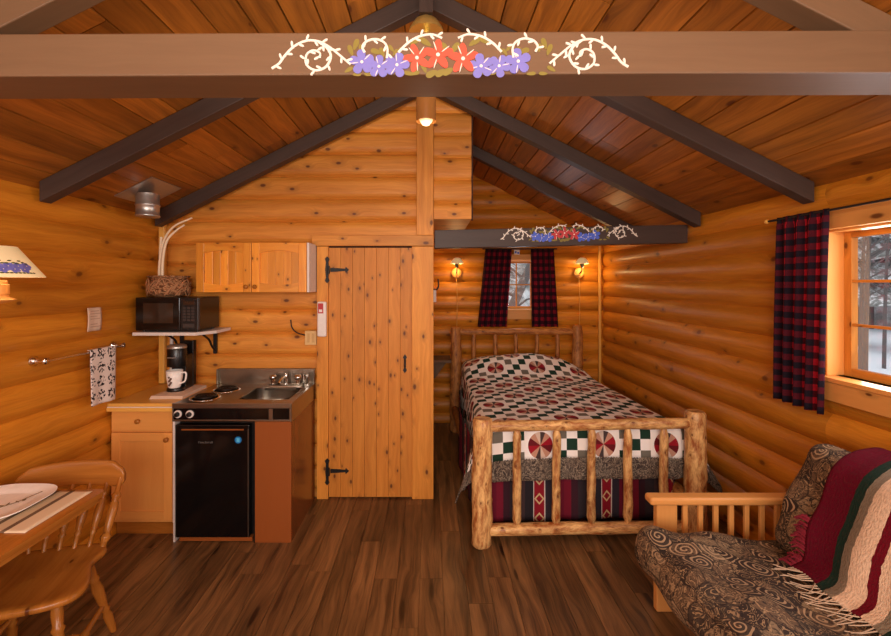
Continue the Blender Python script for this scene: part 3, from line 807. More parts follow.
# outdoors: snow, trees
g = MB()
def gf(i, j):
    x = -6 + 46 * i; y = -12 + 52 * j
    return (x, y, -.6 + .35 * noise.noise(Vector((x * .15, y * .15, 0)))), (x, y)
g.grid(gf, 60, 60); sn = g.build('ground', M['snow']); struct(sn)
def hillmat():
    g = G('wooded_hillside', .95, .1); x, y, z = g.sep(g.obj())
    n = g.noise(g.comb(g.math('MULTIPLY', x, 1.0), g.math('MULTIPLY', y, 1.0), g.math('MULTIPLY', z, .35)), 1.2, 5, .7)
    g.color(g.ramp(n, [(.36, (112, 114, 112)), (.5, (160, 160, 158)), (.62, (214, 216, 218))])); return g.m  # greys put the distance haze into the colour
hm = MB()
def hf(i, j):
    a = math.radians(-20 + 130 * i); r = 30 + 14 * j
    return (r * math.cos(a), 2 + r * math.sin(a), -1 + 13 * j ** .8 + 1.6 * noise.noise(Vector((i * 14, j * 4, 0)))), (i, j)
hm.grid(hf, 90, 14); struct(hm.build('hills', hillmat()))
def conifer(x, y, h, label, r=None):
    t = thing('conifer_tree', label, 'tree', (x, y, -.6), 0, 'snowy trees outside the windows')
    m = MB(); m.tube([(x, y, -.9), (x + .05, y, h * .5), (x, y, h * .96)], [.16, .1, .02], 8); m.build('trunk', M['bark'], t)
    cr = MB(); rnd = random.Random(int(x * 31 + y * 7)); n = 9; rr = r or h * .2
    for k in range(n):
        z0 = h * (.12 + .86 * k / n); R = rr * (1 - k / n) + .15; hh = h * .2
        prof = [(R, 0), (R * .6, hh * .35), (.04, hh)]
        base = len(cr.v); cr.lathe(prof, (x, y, z0), n=18, cap=False)
        for i in range(base, len(cr.v)):
            p = Vector(cr.v[i]); k2 = 1 + .45 * noise.noise(p * 2.3); c = Vector((x, y, p.z)); q = c + (p - c) * k2; cr.v[i] = (q.x, q.y, q.z + .2 * noise.noise(p * 3))
    cr.build('crown', M['conifer'], t)
for k, (x, y, h, lb) in enumerate(((15.5, 16.3, 8, 'snowy conifer outside the right window, nearest to the glass'), (21.5, 16, 9, 'snowy conifer outside the right window, toward the pane edge away from the curtain'), (21.5, 22, 9, 'distant snowy conifer seen in the middle of the right window'),
                                    (3.2, 24, 8, 'snowy conifer seen through the small window over the bed'))):
    conifer(x, y, h, lb)
for k, (x, y) in enumerate(((8.2, 8.5), (10.6, 11.1), (12.2, 12.1), (14.2, 13.2), (10.2, 8.9))):
    m = MB(); P = [(x, y, -.9), (x + .1, y + .05, 1.5), (x + .05, y - .1, 3.5), (x + .3, y, 6)]
    m.tube(smoothpath(P, 3), [.045, .045, .04, .04, .035, .03, .025, .02, .015, .01], 7)
    rnd = random.Random(k)
    for q in range(22):
        z = 1.2 + rnd.random() * 4; a = rnd.random() * 6.28; L = .6 + rnd.random() * .9
        m.tube([(x + .08, y, z), (x + .08 + math.cos(a) * L * .5, y + math.sin(a) * L * .5, z + L * .35), (x + math.cos(a) * L, y + math.sin(a) * L, z + L * .9)], [.022, .014, .006], 5)
    tag(center_mesh(m.build('bare_tree', M['bark'])), 'thin bare winter tree beyond the glass of the right window', 'tree', 'bare trees outside the right window')
m = MB(); m.tube([(1.0, 9.2, -.8), (1.7, 9.3, 1.2), (2.35, 9.4, 2.6), (2.7, 9.5, 3.8)], [.12, .1, .08, .05], 8)
for (a, b, c_) in ((1.55, 1.0, .9), (1.9, 1.8, -.8), (2.2, 2.3, .7), (1.75, 1.4, -1.1)):
    m.tube([(a, 9.3, b), (a + c_ * .5, 9.3, b + .35), (a + c_, 9.3, b + .45)], [.03, .02, .01], 5)
tag(center_mesh(m.build('bare_tree', M['bark'])), 'leaning bare tree seen through the small window over the bed', 'tree')

# ------------------------------------------------------------------ curtains
def curtain(name, label, top, bot, mapf, ztop, zbot, mat, folds, amp, scale=1.25, group=None, tab=.03):
    """top=(a0,a1) bot=(a0,a1): extents along the wall"""
    t_len = (top[1] - top[0]) * scale
    ph = random.random() * 6
    def fn(i, j):
        a = (top[0] + (top[1] - top[0]) * i) * (1 - j) + (bot[0] + (bot[1] - bot[0]) * i) * j
        am = amp * (.55 + .45 * j)
        n = am * math.sin(i * folds * 2 * PI + ph + .6 * math.sin(j * 2)) + am * .4 * math.sin(i * folds * 4.3 * PI + 1.3 + j)
        if j < .035: n *= .5
        return mapf(a, n, ztop + (zbot - ztop) * j), (t_len * i, (ztop - zbot) * j)
    m = MB(); m.grid(fn, 90, 40); 
    return m.build(name, mat, solid=.003, fixn=False)
ct = thing('curtain', 'red and black buffalo plaid curtain beside the big right window', 'curtain', (1.98, 2.41, 1.02))
o = curtain('cloth', '', (2.225, 2.555), (2.245, 2.565), lambda a, n, z: (1.975 + n, a, z), 2.045, 1.018, M['plaid'], 4, .024, 1.7)
o.parent = ct; o.data.transform(MW[ct].inverted())
ct2 = thing('curtain', 'dark red plaid curtain on the bed window, nearer the kitchen side', 'curtain', (.76, 5.32, 1.17), 0, 'plaid curtains on the small window')
o = curtain('cloth', '', (.655, .965), (.565, .905), lambda a, n, z: (a, 5.315 + n, z), 2.085, 1.165, M['plaid2'], 4.5, .016, 1.3)
o.parent = ct2; o.data.transform(MW[ct2].inverted())
ct3 = thing('curtain', 'dark red plaid curtain on the bed window, nearer the right wall', 'curtain', (1.37, 5.32, 1.17), 0, 'plaid curtains on the small window')
o = curtain('cloth', '', (1.19, 1.46), (1.20, 1.51), lambda a, n, z: (a, 5.315 + n, z), 2.085, 1.165, M['plaid2'], 4, .016, 1.3)
o.parent = ct3; o.data.transform(MW[ct3].inverted())
r = thing('curtain_rod', 'thin dark curtain rod with wooden knob along the right wall above the window', 'curtain rod', (1.98, 2, 2.03))
m = MB(); m.tube([(1.975, 1.2, 2.035), (1.975, 2.63, 2.035)], .006, 8); m.build('rod', M['cord'], r)
m = MB(); m.lathe([(.004, 0), (.012, .006), (.014, .014), (.009, .024), (.002, .028)], (1.975, 2.625, 2.035), (0, 1, 0), 12); m.build('finial', M['counter'], r)
m = MB(); m.tube([(1.975, 2.61, 2.035), (2.05, 2.61, 2.035)], .006, 8); m.build('bracket', M['counter'], r)
r = thing('curtain_rod', 'thin dark curtain rod above the small window over the bed', 'curtain rod', (1.05, 5.31, 2.08))
m = MB(); m.tube([(.62, 5.315, 2.085), (1.50, 5.315, 2.085)], .007, 8); m.build('rod', M['cord'], r)
m = MB(); m.tube([(.635, 5.315, 2.085), (.635, 5.38, 2.085)], .006, 8); m.build('bracket', M['cord'], r); m = MB(); m.tube([(1.485, 5.315, 2.085), (1.485, 5.38, 2.085)], .006, 8); m.build('bracket', M['cord'], r)
m = MB(); m.box(1.0, 1.065, 5.345, 5.362, 2.02, 2.075); 
bs = thing('small_plaque', 'tiny blue and white plaque above the small window between the curtains', 'plaque', (1.03, 5.36, 2.02))
m.build('board', M['p_white'], bs)
m = MB(); m.box(1.008, 1.028, 5.341, 5.345, 2.035, 2.06); m.box(1.036, 1.058, 5.341, 5.345, 2.028, 2.05); m.build('blue_mark', M['p_blue2'], bs)

# ------------------------------------------------------------------ wall lamps over the bed
def wall_lamp(x, label):
    t = thing('wall_lamp', label, 'lamp', (x, 5.37, 1.8), 0, 'wall lamps over the bed')
    m = MB(); m.lathe([(.062, 0), (.062, .012), (.05, .022), (.02, .026)], (x, 5.372, 1.80), (0, -1, 0), 24); m.build('backplate', M['cab'], t)
    m = MB(); m.tube(smoothpath([(x, 5.35, 1.80), (x, 5.30, 1.80), (x, 5.26, 1.84), (x, 5.25, 1.90)], 4), .008, 8); m.build('arm', M['iron'], t)
    m = MB(); m.lathe([(.022, 0), (.024, .03), (.014, .04)], (x, 5.25, 1.885), n=16); m.lathe([(.004, -.03), (.02, -.012), (.018, 0)], (x, 5.25, 1.885), n=12); m.build('socket', M['iron'], t)
    m = MB(); m.lathe([(.078, .0), (.066, .03), (.04, .062), (.02, .072), (.018, .069), (.037, .058), (.062, .027), (.073, 0)], (x, 5.25, 1.905), n=28, cap=False); m.build('lamp_shade', M['shade'], t)
    m = MB(); m.tube([(x, 5.362, 1.74), (x + .01, 5.362, 1.5), (x, 5.362, .9)], .0035, 6); m.build('cord', M['counter'], t)
wall_lamp(.315, 'small wall lamp with cream shade, over the bed near the partition')
wall_lamp(1.775, 'small wall lamp with cream shade, over the bed near the right wall')

# pendant below the ridge
def pendant(y, label):
    t = thing('pendant_lamp', label, 'lamp', (XC, y, 2.5))
    m = MB(); m.box(XC - .035, XC + .035, y - .05, y + .05, 3.03, 3.235); m.build('ridge_block', M['rafter'], t)
    m = MB(); m.lathe([(.088, -.075), (.085, -.06), (.06, -.02), (.03, 0)], (XC, y, 3.03), n=28); m.build('canopy', M['brass'], t)
    m = MB(); m.tube([(XC, y, 2.68), (XC, y, 3.02)], .019, 12); m.build('rod', M['brass'], t)
    m = MB(); m.lathe([(.05, 0), (.05, .16), (.045, .175), (.012, .185)], (XC, y, 2.50), n=24, cap=False); m.lathe([(.012, .185), (.02, .19)], (XC, y, 2.50), n=16); m.build('lamp_shade', M['amber'], t)
    m = MB(); m.lathe([(.004, -.004), (.02, 0), (.034, .02), (.036, .05), (.02, .10)], (XC, y, 2.485), n=20); m.build('bulb', M['bulb'], t)
pendant(2.30, 'brass ceiling pendant with amber cylinder shade hanging behind the near painted beam')

# flue pipe with roof plate
t = thing('flue_vent', 'galvanised metal flue pipe with square plate on the sloping ceiling', 'vent', (-1.90, 3.03, 2.12))
m = MB(); a = math.atan(SL); R3 = Matrix.Rotation(-a, 3, 'Y')
m.obox((-1.90, 3.05, zc(-1.90) - .006), (.27, .34, .006), R3); m.build('ceiling_plate', M['galv'], t)
m = MB(); m.lathe([(.068, 0), (.074, .004), (.074, .012), (.07, .016), (.07, .07), (.074, .074), (.074, .084), (.07, .088), (.07, .155)], (-1.90, 3.03, 2.12), n=32); m.build('pipe', M['galv'], t)

# ------------------------------------------------------------------ kitchenette
t = thing('kitchenette', 'compact steel kitchenette with two burners, sink and brown side panels around the fridge', 'kitchen unit', (-1.28, 3.2, 0))
KX0, KX1, KY = -1.66, -.895, 2.90
m = MB()  # steel top with a real sink opening
sx0, sx1, sy0, sy1 = -1.285, -.95, 3.02, 3.36
m.box(KX0, KX1, KY, sy0, .875, .897); m.box(KX0, KX1, sy1, 3.49, .875, .897); m.box(KX0, sx0, sy0, sy1, .875, .897); m.box(sx1, KX1, sy0, sy1, .875, .897)
m.box(KX0, KX1, KY - .006, KY + .01, .868, .902); m.box(KX0, KX1, KY - .006, KY + .01, .785, .797); m.box(KX1 - .012, KX1, KY - .006, KY + .01, .797, .868); m.box(KX0, KX0 + .008, KY - .006, KY + .01, .797, .868)
m.box(KX0 + .02, KX1, 3.485, 3.51, .875, 1.015); m.box(KX0 + .02, KX0 + .03, 3.45, 3.49, .897, 1.015); m.box(KX1 - .008, KX1 + .003, KY, 3.51, .78, .90)
m.build('steel_top', M['steel'], t, bevel=.003)
m = MB()  # basin as a rounded bowl
def basin(i, j):
    a = 2 * PI * i; k = j
    cx, cy = (sx0 + sx1) / 2, (sy0 + sy1) / 2
    def sq(v): return math.copysign(abs(v) ** .5, v)
    rx = (sx1 - sx0) / 2 * (1.06 - .22 * k ** 3) * (1 if k < .92 else (1 - k) / .08); ry = (sy1 - sy0) / 2 * (1.06 - .22 * k ** 3) * (1 if k < .92 else (1 - k) / .08)
    return (cx + rx * sq(math.cos(a)), cy + ry * sq(math.sin(a)), .8995 - .15 * min(1, k * 1.1) if k > 0 else .8995), (i, j)
m.grid(basin, 48, 14); m.lathe([(.024, 0), (.02, .004)], ((sx0 + sx1) / 2, (sy0 + sy1) / 2, .750), n=16); m.build('sink_basin', M['steel'], t, fixn=False)
m = MB()
m.box(-1.22, -.98, 3.40, 3.45, .897, .912)
for xx in (-1.195, -1.005): m.lathe([(.014, 0), (.014, .03), (.024, .034), (.028, .05), (.024, .066), (.008, .07)], (xx, 3.425, .91), n=16)
m.lathe([(.013, 0), (.012, .03)], (-1.10, 3.425, .91), n=12); m.tube(smoothpath([(-1.10, 3.425, .935), (-1.10, 3.40, .965), (-1.10, 3.33, .965), (-1.10, 3.27, .945)], 4), .009, 10)
m.lathe([(.009, 0), (.012, .03), (.006, .05)], (-1.10, 3.44, .935), n=12)
m.build('faucet', M['chrome'], t)
m = MB(); m.box(-.938, -.918, 3.395, 3.42, .9, .985); m.lathe([(.006, 0), (.006, .055)], (-.955, 3.40, .93), (0, 0, 1), 10); m.build('sprayer', M['chrome'], t)
for (bx_, by_) in ((-1.53, 3.06), (-1.49, 3.29)):
    m = MB(); m.lathe([(.098, 0), (.098, .004), (.088, .005), (.082, .001)], (bx_, by_, .896), n=32)
    bo = m.build('burner', M['chrome'], t)
    m = MB(); pts = [(bx_ + (.016 + .060 * q / 60) * math.cos(q * .36), by_ + (.016 + .060 * q / 60) * math.sin(q * .36), .908) for q in range(61)]
    m.tube(pts, .0055, 7); m.build('coil', M['coil'], bo)
m = MB(); m.box(KX0 + .008, KX1 - .012, KY - .002, KY + .02, .797, .868); m.build('control_panel', M['blackgloss'], t)
for xx in (-1.622, -1.545):
    m = MB(); m.lathe([(.025, 0), (.025, .008), (.022, .010)], (xx, KY - .002, .833), (0, -1, 0), 24); k = m.build('knob', M['whitepaint'], t)
    m = MB(); m.lathe([(.016, 0), (.014, .014), (.004, .015)], (xx, KY - .012, .833), (0, -1, 0), 16); m.build('knob_grip', M['black'], k)
m = MB(); m.box(-1.035, -1.01, KY - .012, KY - .002, .80, .865); m.build('panel_badge', M['steel'], t)
m = MB(); m.box(-1.13, -.897, KY + .004, KY + .022, .0, .785); m.build('front_panel', M['brownpanel'], t, bevel=.002)
m = MB(); m.box(-.915, -.897, KY + .023, 3.50, .0, .785); m.build('side_panel', M['brownside'], t)
m = MB(); m.box(-1.138, -1.13, KY + .004, 3.4, .0, .785); m.build('inner_panel', M['black'], t)
m = MB(); m.box(KX0 - .0, KX0 + .010, KY + .01, 3.48, .0, .785); m.build('side_panel', M['whitepaint'], t)

# fridge
t = thing('mini_fridge', 'black compact refrigerator under the steel kitchenette top', 'refrigerator', (-1.395, 3.15, 0))
m = MB(); m.box(-1.642, -1.146, KY + .05, 3.42, .03, .765); m.box(-1.63, -1.16, KY + .07, 3.35, 0, .03); m.build('body', M['black'], t, bevel=.006)
m = MB(); m.box(-1.642, -1.165, KY - .0, KY + .047, .035, .762); d = m.build('door', M['blackgloss'], t, bevel=.006)
m = MB(); m.box(-1.60, -1.20, KY - .004, KY, .728, .736); m.build('door_trim', M['brownpanel'], d)
m = MB(); m.box(-1.174, -1.168, KY - .003, KY, .04, .735); m.build('edge_strip', M['steel'], d)
m = MB()
for k in range(9):
    x0 = -1.492 + k * .0105; hh = .009 if k % 4 else .012
    m.box(x0, x0 + .0022, KY - .002, KY, .644, .644 + hh); m.box(x0, x0 + .007, KY - .002, KY, .644 + (.0 if k % 2 else hh - .0022), .6462 + (.0 if k % 2 else hh - .0022))
    if k % 3: m.box(x0 + .005, x0 + .0072, KY - .002, KY, .644, .644 + hh)
m.build('badge', M['metal_lite'], d)
m = MB(); m.lathe([(.022, 0), (.022, .0015)], (-1.236, KY, .665), (0, -1, 0), 24); s_ = m.build('sticker', M['blueled'], d)
m = MB(); m.box(-1.246, -1.226, KY - .003, KY - .0015, .652, .678); m.build('sticker_centre', plain('pale_blue', (90, 190, 230), .4), s_)
m = MB(); m.box(-1.62, -1.15, KY + .01, KY + .06, .008, .032); m.build('kick_strip', M['brownpanel'], t)

# base cabinet
t = thing('base_cabinet', 'low pine base cabinet with one drawer and one door, left of the fridge', 'cabinet', (-1.88, 3.2, 0))
m = MB(); m.box(XL + .002, -1.672, 2.97, 3.50, .10, .868); m.box(XL + .002, -1.672, 3.02, 3.50, .0, .10); m.build('body', M['cab'], t)
m = MB(); m.box(XL + .012, -1.69, 2.948, 2.97, .705, .85); d = m.build('drawer', M['cab'], t, bevel=.004)
m = MB(); m.lathe([(.007, 0), (.007, .012), (.016, .02), (.015, .028), (.004, .032)], (-1.905, 2.948, .775), (0, -1, 0), 16); m.build('knob', M['table'], d)
m = MB(); x0, x1, z0, z1 = XL + .012, -1.69, .125, .695
m.box(x0, x0 + .055, 2.948, 2.97, z0, z1); m.box(x1 - .055, x1, 2.948, 2.97, z0, z1); m.box(x0 + .055, x1 - .055, 2.948, 2.97, z0, z0 + .055); m.box(x0 + .055, x1 - .055, 2.948, 2.97, z1 - .055, z1); m.box(x0 + .05, x1 - .05, 2.956, 2.968, z0 + .05, z1 - .05)
d = m.build('door', M['cab'], t, bevel=.0015)
m = MB(); m.lathe([(.007, 0), (.007, .012), (.016, .02), (.015, .028), (.004, .032)], (-1.718, 2.948, .655), (0, -1, 0), 16); m.build('knob', M['table'], d)
m = MB(); m.box(XL + .002, -1.69, 3.012, 3.02, .0, .10); m.build('kick_board', M['table'], t)
m = MB(); m.box(-1.689, -1.672, 2.955, 3.0, .1, .868); m.build('end_strip', M['whitepaint'], t)
t = thing('countertop', 'honey wood countertop with white front edge beside the kitchenette', 'countertop', (-1.88, 3.2, .868))
m = MB(); m.box(XL + .002, -1.663, 2.925, 3.51, .872, .893); m.build('top_board', M['counter'], t, bevel=.002)
m = MB(); m.box(XL + .002, -1.663, 2.922, 2.94, .866, .8715); m.build('front_edge', M['whitepaint'], t)
m = MB(); m.box(XL + .002, -1.663, 2.918, 2.925, .843, .866); m.build('lower_edge', M['counter'], t)

# microwave shelf, microwave
t = thing('wall_shelf', 'white edged shelf on black brackets holding the microwave', 'shelf', (-1.84, 3.3, 1.30))
m = MB(); m.prism([(XL + .03, 3.13), (-1.63, 3.13), (-1.555, 3.28), (-1.555, 3.51), (XL + .03, 3.51)], 1.311, 1.332, 'xy'); m.build('board', M['whitepaint'], t, bevel=.002)
for xx in (-1.93, -1.67):
    m = MB(); m.box(xx - .012, xx + .012, 3.49, 3.512, 1.13, 1.311); m.box(xx - .01, xx + .01, 3.25, 3.50, 1.298, 1.311); m.tube(smoothpath([(xx, 3.49, 1.16), (xx, 3.44, 1.20), (xx, 3.40, 1.25), (xx, 3.31, 1.297)], 4), .008, 8)
    m.build('bracket', M['iron'], t)
t = thing('microwave', 'black microwave oven on the wall shelf', 'microwave', (-1.84, 3.3, 1.335))
MX0, MX1, MY = -2.065, -1.625, 3.155
m = MB(); m.box(MX0, MX1, MY + .02, 3.47, 1.342, 1.575)
for a in ((MX0 + .03, MY + .05), (MX1 - .03, MY + .05), (MX0 + .03, 3.43), (MX1 - .03, 3.43)): m.lathe([(.012, 0), (.012, .011)], (a[0], a[1], 1.332), n=10)
m.build('body', M['black'], t, bevel=.006)
m = MB(); m.box(MX0, -1.755, MY, MY + .02, 1.342, 1.575); d = m.build('door', M['blackgloss'], t, bevel=.004)
m = MB(); m.box(MX0 + .055, -1.80, MY - .002, MY, 1.395, 1.535); m.build('door_glass', M['darkglass'], d)
m = MB(); m.box(-1.753, MX1, MY, MY + .02, 1.342, 1.575); d = m.build('control_panel', M['black'], t, bevel=.004)
m = MB(); m.box(-1.73, -1.65, MY - .002, MY, 1.525, 1.55); m.build('display', M['darkglass'], d)
m = MB()
for r_ in range(5):
    for c_ in range(3): m.box(-1.733 + c_ * .03, -1.711 + c_ * .03, MY - .002, MY, 1.41 + r_ * .021, 1.424 + r_ * .021)
m.box(-1.733, -1.651, MY - .002, MY, 1.365, 1.392)
m.build('keypad', plain('keypad_grey', (58, 48, 44), .5), d)

# basket with reeds
t = thing('twig_basket', 'round basket wrapped in pale twigs on the microwave', 'basket', (-1.92, 3.3, 1.575))
m = MB(); m.lathe([(.08, 0), (.12, .02), (.142, .06), (.132, .10), (.108, .122), (.118, .138), (.142, .148), (.136, .154), (.1, .135), (.09, .115)], (-1.92, 3.31, 1.576), n=36, cap=True); m.build('bowl', M['pot'], t)
m = MB(); rnd = random.Random(4)
for k in range(34):
    a = rnd.random() * 6.28; z = 1.60 + rnd.random() * .09; L = .5 + rnd.random() * .8; rr = .137
    pts = [(-1.92 + math.cos(a + L * q / 6) * (rr + .006 * math.sin(q)), 3.31 + math.sin(a + L * q / 6) * (rr + .006 * math.sin(q)), z + .03 * math.sin(q * 1.1 + a)) for q in range(7)]
    m.tube(pts, .0045, 6)
m.build('twigs', M['twig'], t)
def reed(label, pts, r0, r1):
    m = MB(); P = smoothpath(pts, 6); n = len(P); m.tube(P, [r0 + (r1 - r0) * i / n for i in range(n)], 8)
    tag(center_mesh(m.build('reed_stem', M['reed'])), label, 'reed', 'reeds in the basket')
reed('tall pale reed in the basket, arching highest to the right', [(-1.985, 3.31, 1.60), (-1.99, 3.31, 1.80), (-1.96, 3.31, 1.98), (-1.88, 3.30, 2.09), (-1.745, 3.30, 2.155)], .011, .006)
reed('pale reed in the basket arching just under the tallest one', [(-1.955, 3.29, 1.60), (-1.955, 3.29, 1.82), (-1.92, 3.28, 1.98), (-1.85, 3.28, 2.06), (-1.79, 3.28, 2.10)], .011, .006)
reed('short brown reed standing straight in the basket', [(-2.0, 3.35, 1.60), (-2.01, 3.35, 1.86), (-2.0, 3.35, 2.02)], .008, .010)

# coffee maker, mug, cloth
t = thing('coffee_maker', 'slim black single cup coffee maker on the countertop', 'coffee maker', (-1.75, 3.28, .9))
cx_, cy_ = -1.805, 3.20
m = MB(); m.lathe([(.058, 0), (.06, .006), (.058, .022), (.052, .026)], (cx_, cy_, .912), n=28); m.box(cx_ - .05, cx_ + .05, cy_ + .03, cy_ + .13, .912, 1.16); m.lathe([(.06, 0), (.064, .01), (.064, .12), (.06, .128)], (cx_, cy_ + .01, 1.085), n=28)
m.box(cx_ - .03, cx_ + .05, cy_ + .135, cy_ + .18, .92, 1.25)
m.build('body', M['black'], t, bevel=.003)
m = MB(); m.lathe([(.064, 0), (.066, .004), (.062, .02), (.05, .026), (.01, .028)], (cx_, cy_ + .01, 1.213), n=28); m.build('lid', M['galv'], t)
m = MB()
for k in range(6): m.box(cx_ - .03 + k * .01, cx_ - .024 + k * .01, cy_ - .057, cy_ - .05, 1.150, 1.157)
m.build('badge', M['metal_lite'], t)
t = thing('coffee_mug', 'white mug with dark print standing in the coffee maker', 'mug', (cx_, cy_, .938))
m = MB(); m.lathe([(.033, 0), (.040, .006), (.052, .07), (.054, .122), (.050, .122), (.047, .07), (.033, .012)], (cx_ - .0, cy_ - .02, .939), n=28); m.build('cup', M['china'], t)
m = MB(); m.tube(smoothpath([(cx_ + .050, cy_ - .03, 1.045), (cx_ + .088, cy_ - .035, 1.045), (cx_ + .082, cy_ - .035, .99), (cx_ + .044, cy_ - .03, .97)], 5), .006, 8); m.build('handle', M['china'], t)
m = MB()
for k in range(7):
    a = -PI / 2 - .1 + .14 * (k % 3) - .1; z = .965 + .009 * k; rr = .0508 - .0
    px_, py_ = cx_ + math.cos(a) * (.049 + .003 * k / 6), cy_ - .020 + math.sin(a) * (.050 + .0035 * k / 6)
    m.lathe([(.008, 0), (.006, .002)], (px_, py_, z), (0, -1, 0), 8)
m.build('print', plain('dark_print', (96, 66, 54), .5), t)
m = MB()
def clw(x, y): return .001 * math.sin(x * 40) * math.cos(y * 30)
for k in range(3):
    o = [(-1.89 + .004 * k, 3.03 + .003 * k), (-1.672, 3.04), (-1.60 - .075, 3.37), (-1.85, 3.38 - .004 * k)]
    m.prism(o, .894 + .007 * k, .8999 + .007 * k, 'xy')
tag(center_mesh(m.build('folded_cloth', M['paper'], bevel=.003)), 'folded white cloth under the coffee maker', 'cloth')

# conduit by the corner
m = MB(); m.tube([(-2.01, 3.50, .895), (-2.01, 3.50, 1.31)], .013, 10); tag(center_mesh(m.build('conduit', M['whitepaint'])), 'pale vertical conduit in the corner under the microwave shelf', 'conduit')

# upper cabinet
t = thing('wall_cabinet', 'knotty pine wall cabinet with two arched panel doors above the sink', 'cabinet', (-1.3, 3.4, 1.61))
UX0, UX1, UY, UZ0, UZ1 = -1.715, -.885, 3.295, 1.61, 1.972
m = MB(); m.box(UX0, UX1 - .016, UY + .02, 3.515, UZ0, UZ1); m.build('body', M['cab_knotty'], t)
m = MB(); m.box(UX1 - .016, UX1, UY + .002, 3.515, UZ0, UZ1); m.build('side_panel', M['whitepaint'], t)
dw = (UX1 - .018 - UX0) / 2
for k in range(2):
    a0 = UX0 + k * dw + .002; a1 = a0 + dw - .004; m = MB(); y0, y1 = UY, UY + .02; sw = .058
    m.box(a0, a0 + sw, y0, y1, UZ0, UZ1); m.box(a1 - sw, a1, y0, y1, UZ0, UZ1)
    n = 12; xs = [a0 + sw + (a1 - a0 - 2 * sw) * i / n for i in range(n + 1)]
    arch = [(x, UZ1 - .078 + .022 * math.sin(PI * i / n) ** .8 if 0 < i < n else UZ1 - .078) for i, x in enumerate(xs)]
    m.prism([(xs[0], UZ1), *arch, (xs[-1], UZ1)], y0, y1, 'xz')
    arch2 = [(x, UZ0 + .072 - .018 * math.sin(PI * i / n) ** .8 if 0 < i < n else UZ0 + .072) for i, x in enumerate(xs)]
    m.prism([(xs[0], UZ0), (xs[-1], UZ0), *arch2[::-1]], y0, y1, 'xz')
    pw = (a1 - a0 - 2 * sw) / 5
    for q in range(5): m.box(a0 + sw + q * pw, a0 + sw + (q + 1) * pw, y0 + .013, y0 + .018, UZ0 + .045, UZ1 - .05)
    d = m.build('door', M['cab_knotty'], t, bevel=.0025)
    kx = a1 - .03 if k == 0 else a0 + .03
    m = MB(); m.lathe([(.008, 0), (.007, .012), (.016, .02), (.015, .028), (.004, .032)], (kx, UY, UZ0 + .04), (0, -1, 0), 16); m.build('knob', M['table'], d)

# red and white extinguisher-like canister, switch plate with cord
t = thing('wall_dispenser', 'slim white canister with red label mounted on the door casing', 'dispenser', (-.83, 3.46, 1.26))
m = MB(); m.box(-.866, -.796, YK - .085, YK - .042, 1.265, 1.535); m.build('body', M['white'], t, bevel=.012, seg=3)
m = MB(); m.box(-.857, -.817, YK - .0875, YK - .0845, 1.445, 1.522); lb = m.build('label_sticker', M['red'], t)
m = MB(); m.box(-.849, -.825, YK - .089, YK - .0873, 1.455, 1.475); m.build('print', M['white'], lb)
t = thing('outlet_plate', 'beige electrical outlet plate left of the door with a dark cord', 'outlet', (-.93, 3.5, 1.2))
m = MB(); m.box(-.975, -.885, YK - .026, YK - .002, 1.195, 1.305); m.build('plate', M['beige'], t, bevel=.003)
m = MB()
for xx in (-.955, -.92):
    m.box(xx, xx + .018, YK - .028, YK - .025, 1.215, 1.285)
m.build('sockets', plain('beige_insert', (206, 164, 102), .5), t)
m = MB(); m.tube(smoothpath([(-1.09, YK - .008, 1.39), (-1.08, YK - .01, 1.33), (-1.04, YK - .012, 1.29), (-.975, YK - .018, 1.27)], 5), .005, 8); m.build('cord', M['cord'], t)

# towel bar, towel, notice
t = thing('towel_bar', 'chrome towel bar on the left log wall', 'towel bar', (XL, 2.77, 1.26))
m = MB(); m.tube([(XL + .07, 2.38, 1.262), (XL + .07, 2.98, 1.262)], .006, 10); m.build('bar', M['chrome'], t)
for yy in (2.38, 2.98):
    m = MB(); m.lathe([(.028, 0), (.028, .01), (.017, .02), (.015, .05), (.018, .06), (.018, .075), (.006, .08)], (XL - .001, yy, 1.262), (1, 0, 0), 20); m.build('bracket', M['chrome'], t)
t = thing('hand_towel', 'white towel printed with dark animal figures on the chrome bar', 'towel', (XL + .08, 2.9, .92))
m = MB()
def tw(i, j):
    y = 2.675 + .215 * i + (.03 * (1 - i) if j * .69 < .34 else 0) + .0 * j
    L = .36 + .33; s_ = j * L
    if s_ < .34: z = 1.27 - .34 + s_; x = XL + .058
    elif s_ < .36:
        a = (s_ - .34) / .02 * PI; z = 1.27 + .006 * math.sin(a); x = XL + .07 - .012 * math.cos(a)
    else: z = 1.27 - (s_ - .36) - .008 * i; x = XL + .082 + .006 * math.sin(i * 9 + 1) * (s_ - .36) * 3
    if s_ < .34: z = 1.27 - (.12) * (1 - s_ / .34)
    return (x, y, z), (y, s_)
m.grid(tw, 20, 60); m.build('cloth', M['towel'], t, solid=.003, fixn=False)
m = MB()
def nt_(i, j): return (XL + .006 + .012 * abs(i - .5) + .006 * math.sin(j * 3), 2.74 + .115 * i, 1.378 + .145 * j), (i, j)
m.grid(nt_, 8, 8); nn = thing('paper_notice', 'small pale paper notice pinned to the left wall above the towel', 'notice', (XL, 2.82, 1.38))
m.build('sheet', M['paper'], nn, solid=.001, fixn=False)
m = MB()
for k in range(7):
    w_ = .07 + .015 * math.sin(k * 2.3); z = 1.50 - k * .016
    if k == 4: continue
    m.box(XL + .0185, XL + .0192, 2.76, 2.76 + w_, z, z + .004)
m.build('print', plain('faint_print', (190, 150, 126), .7), nn)

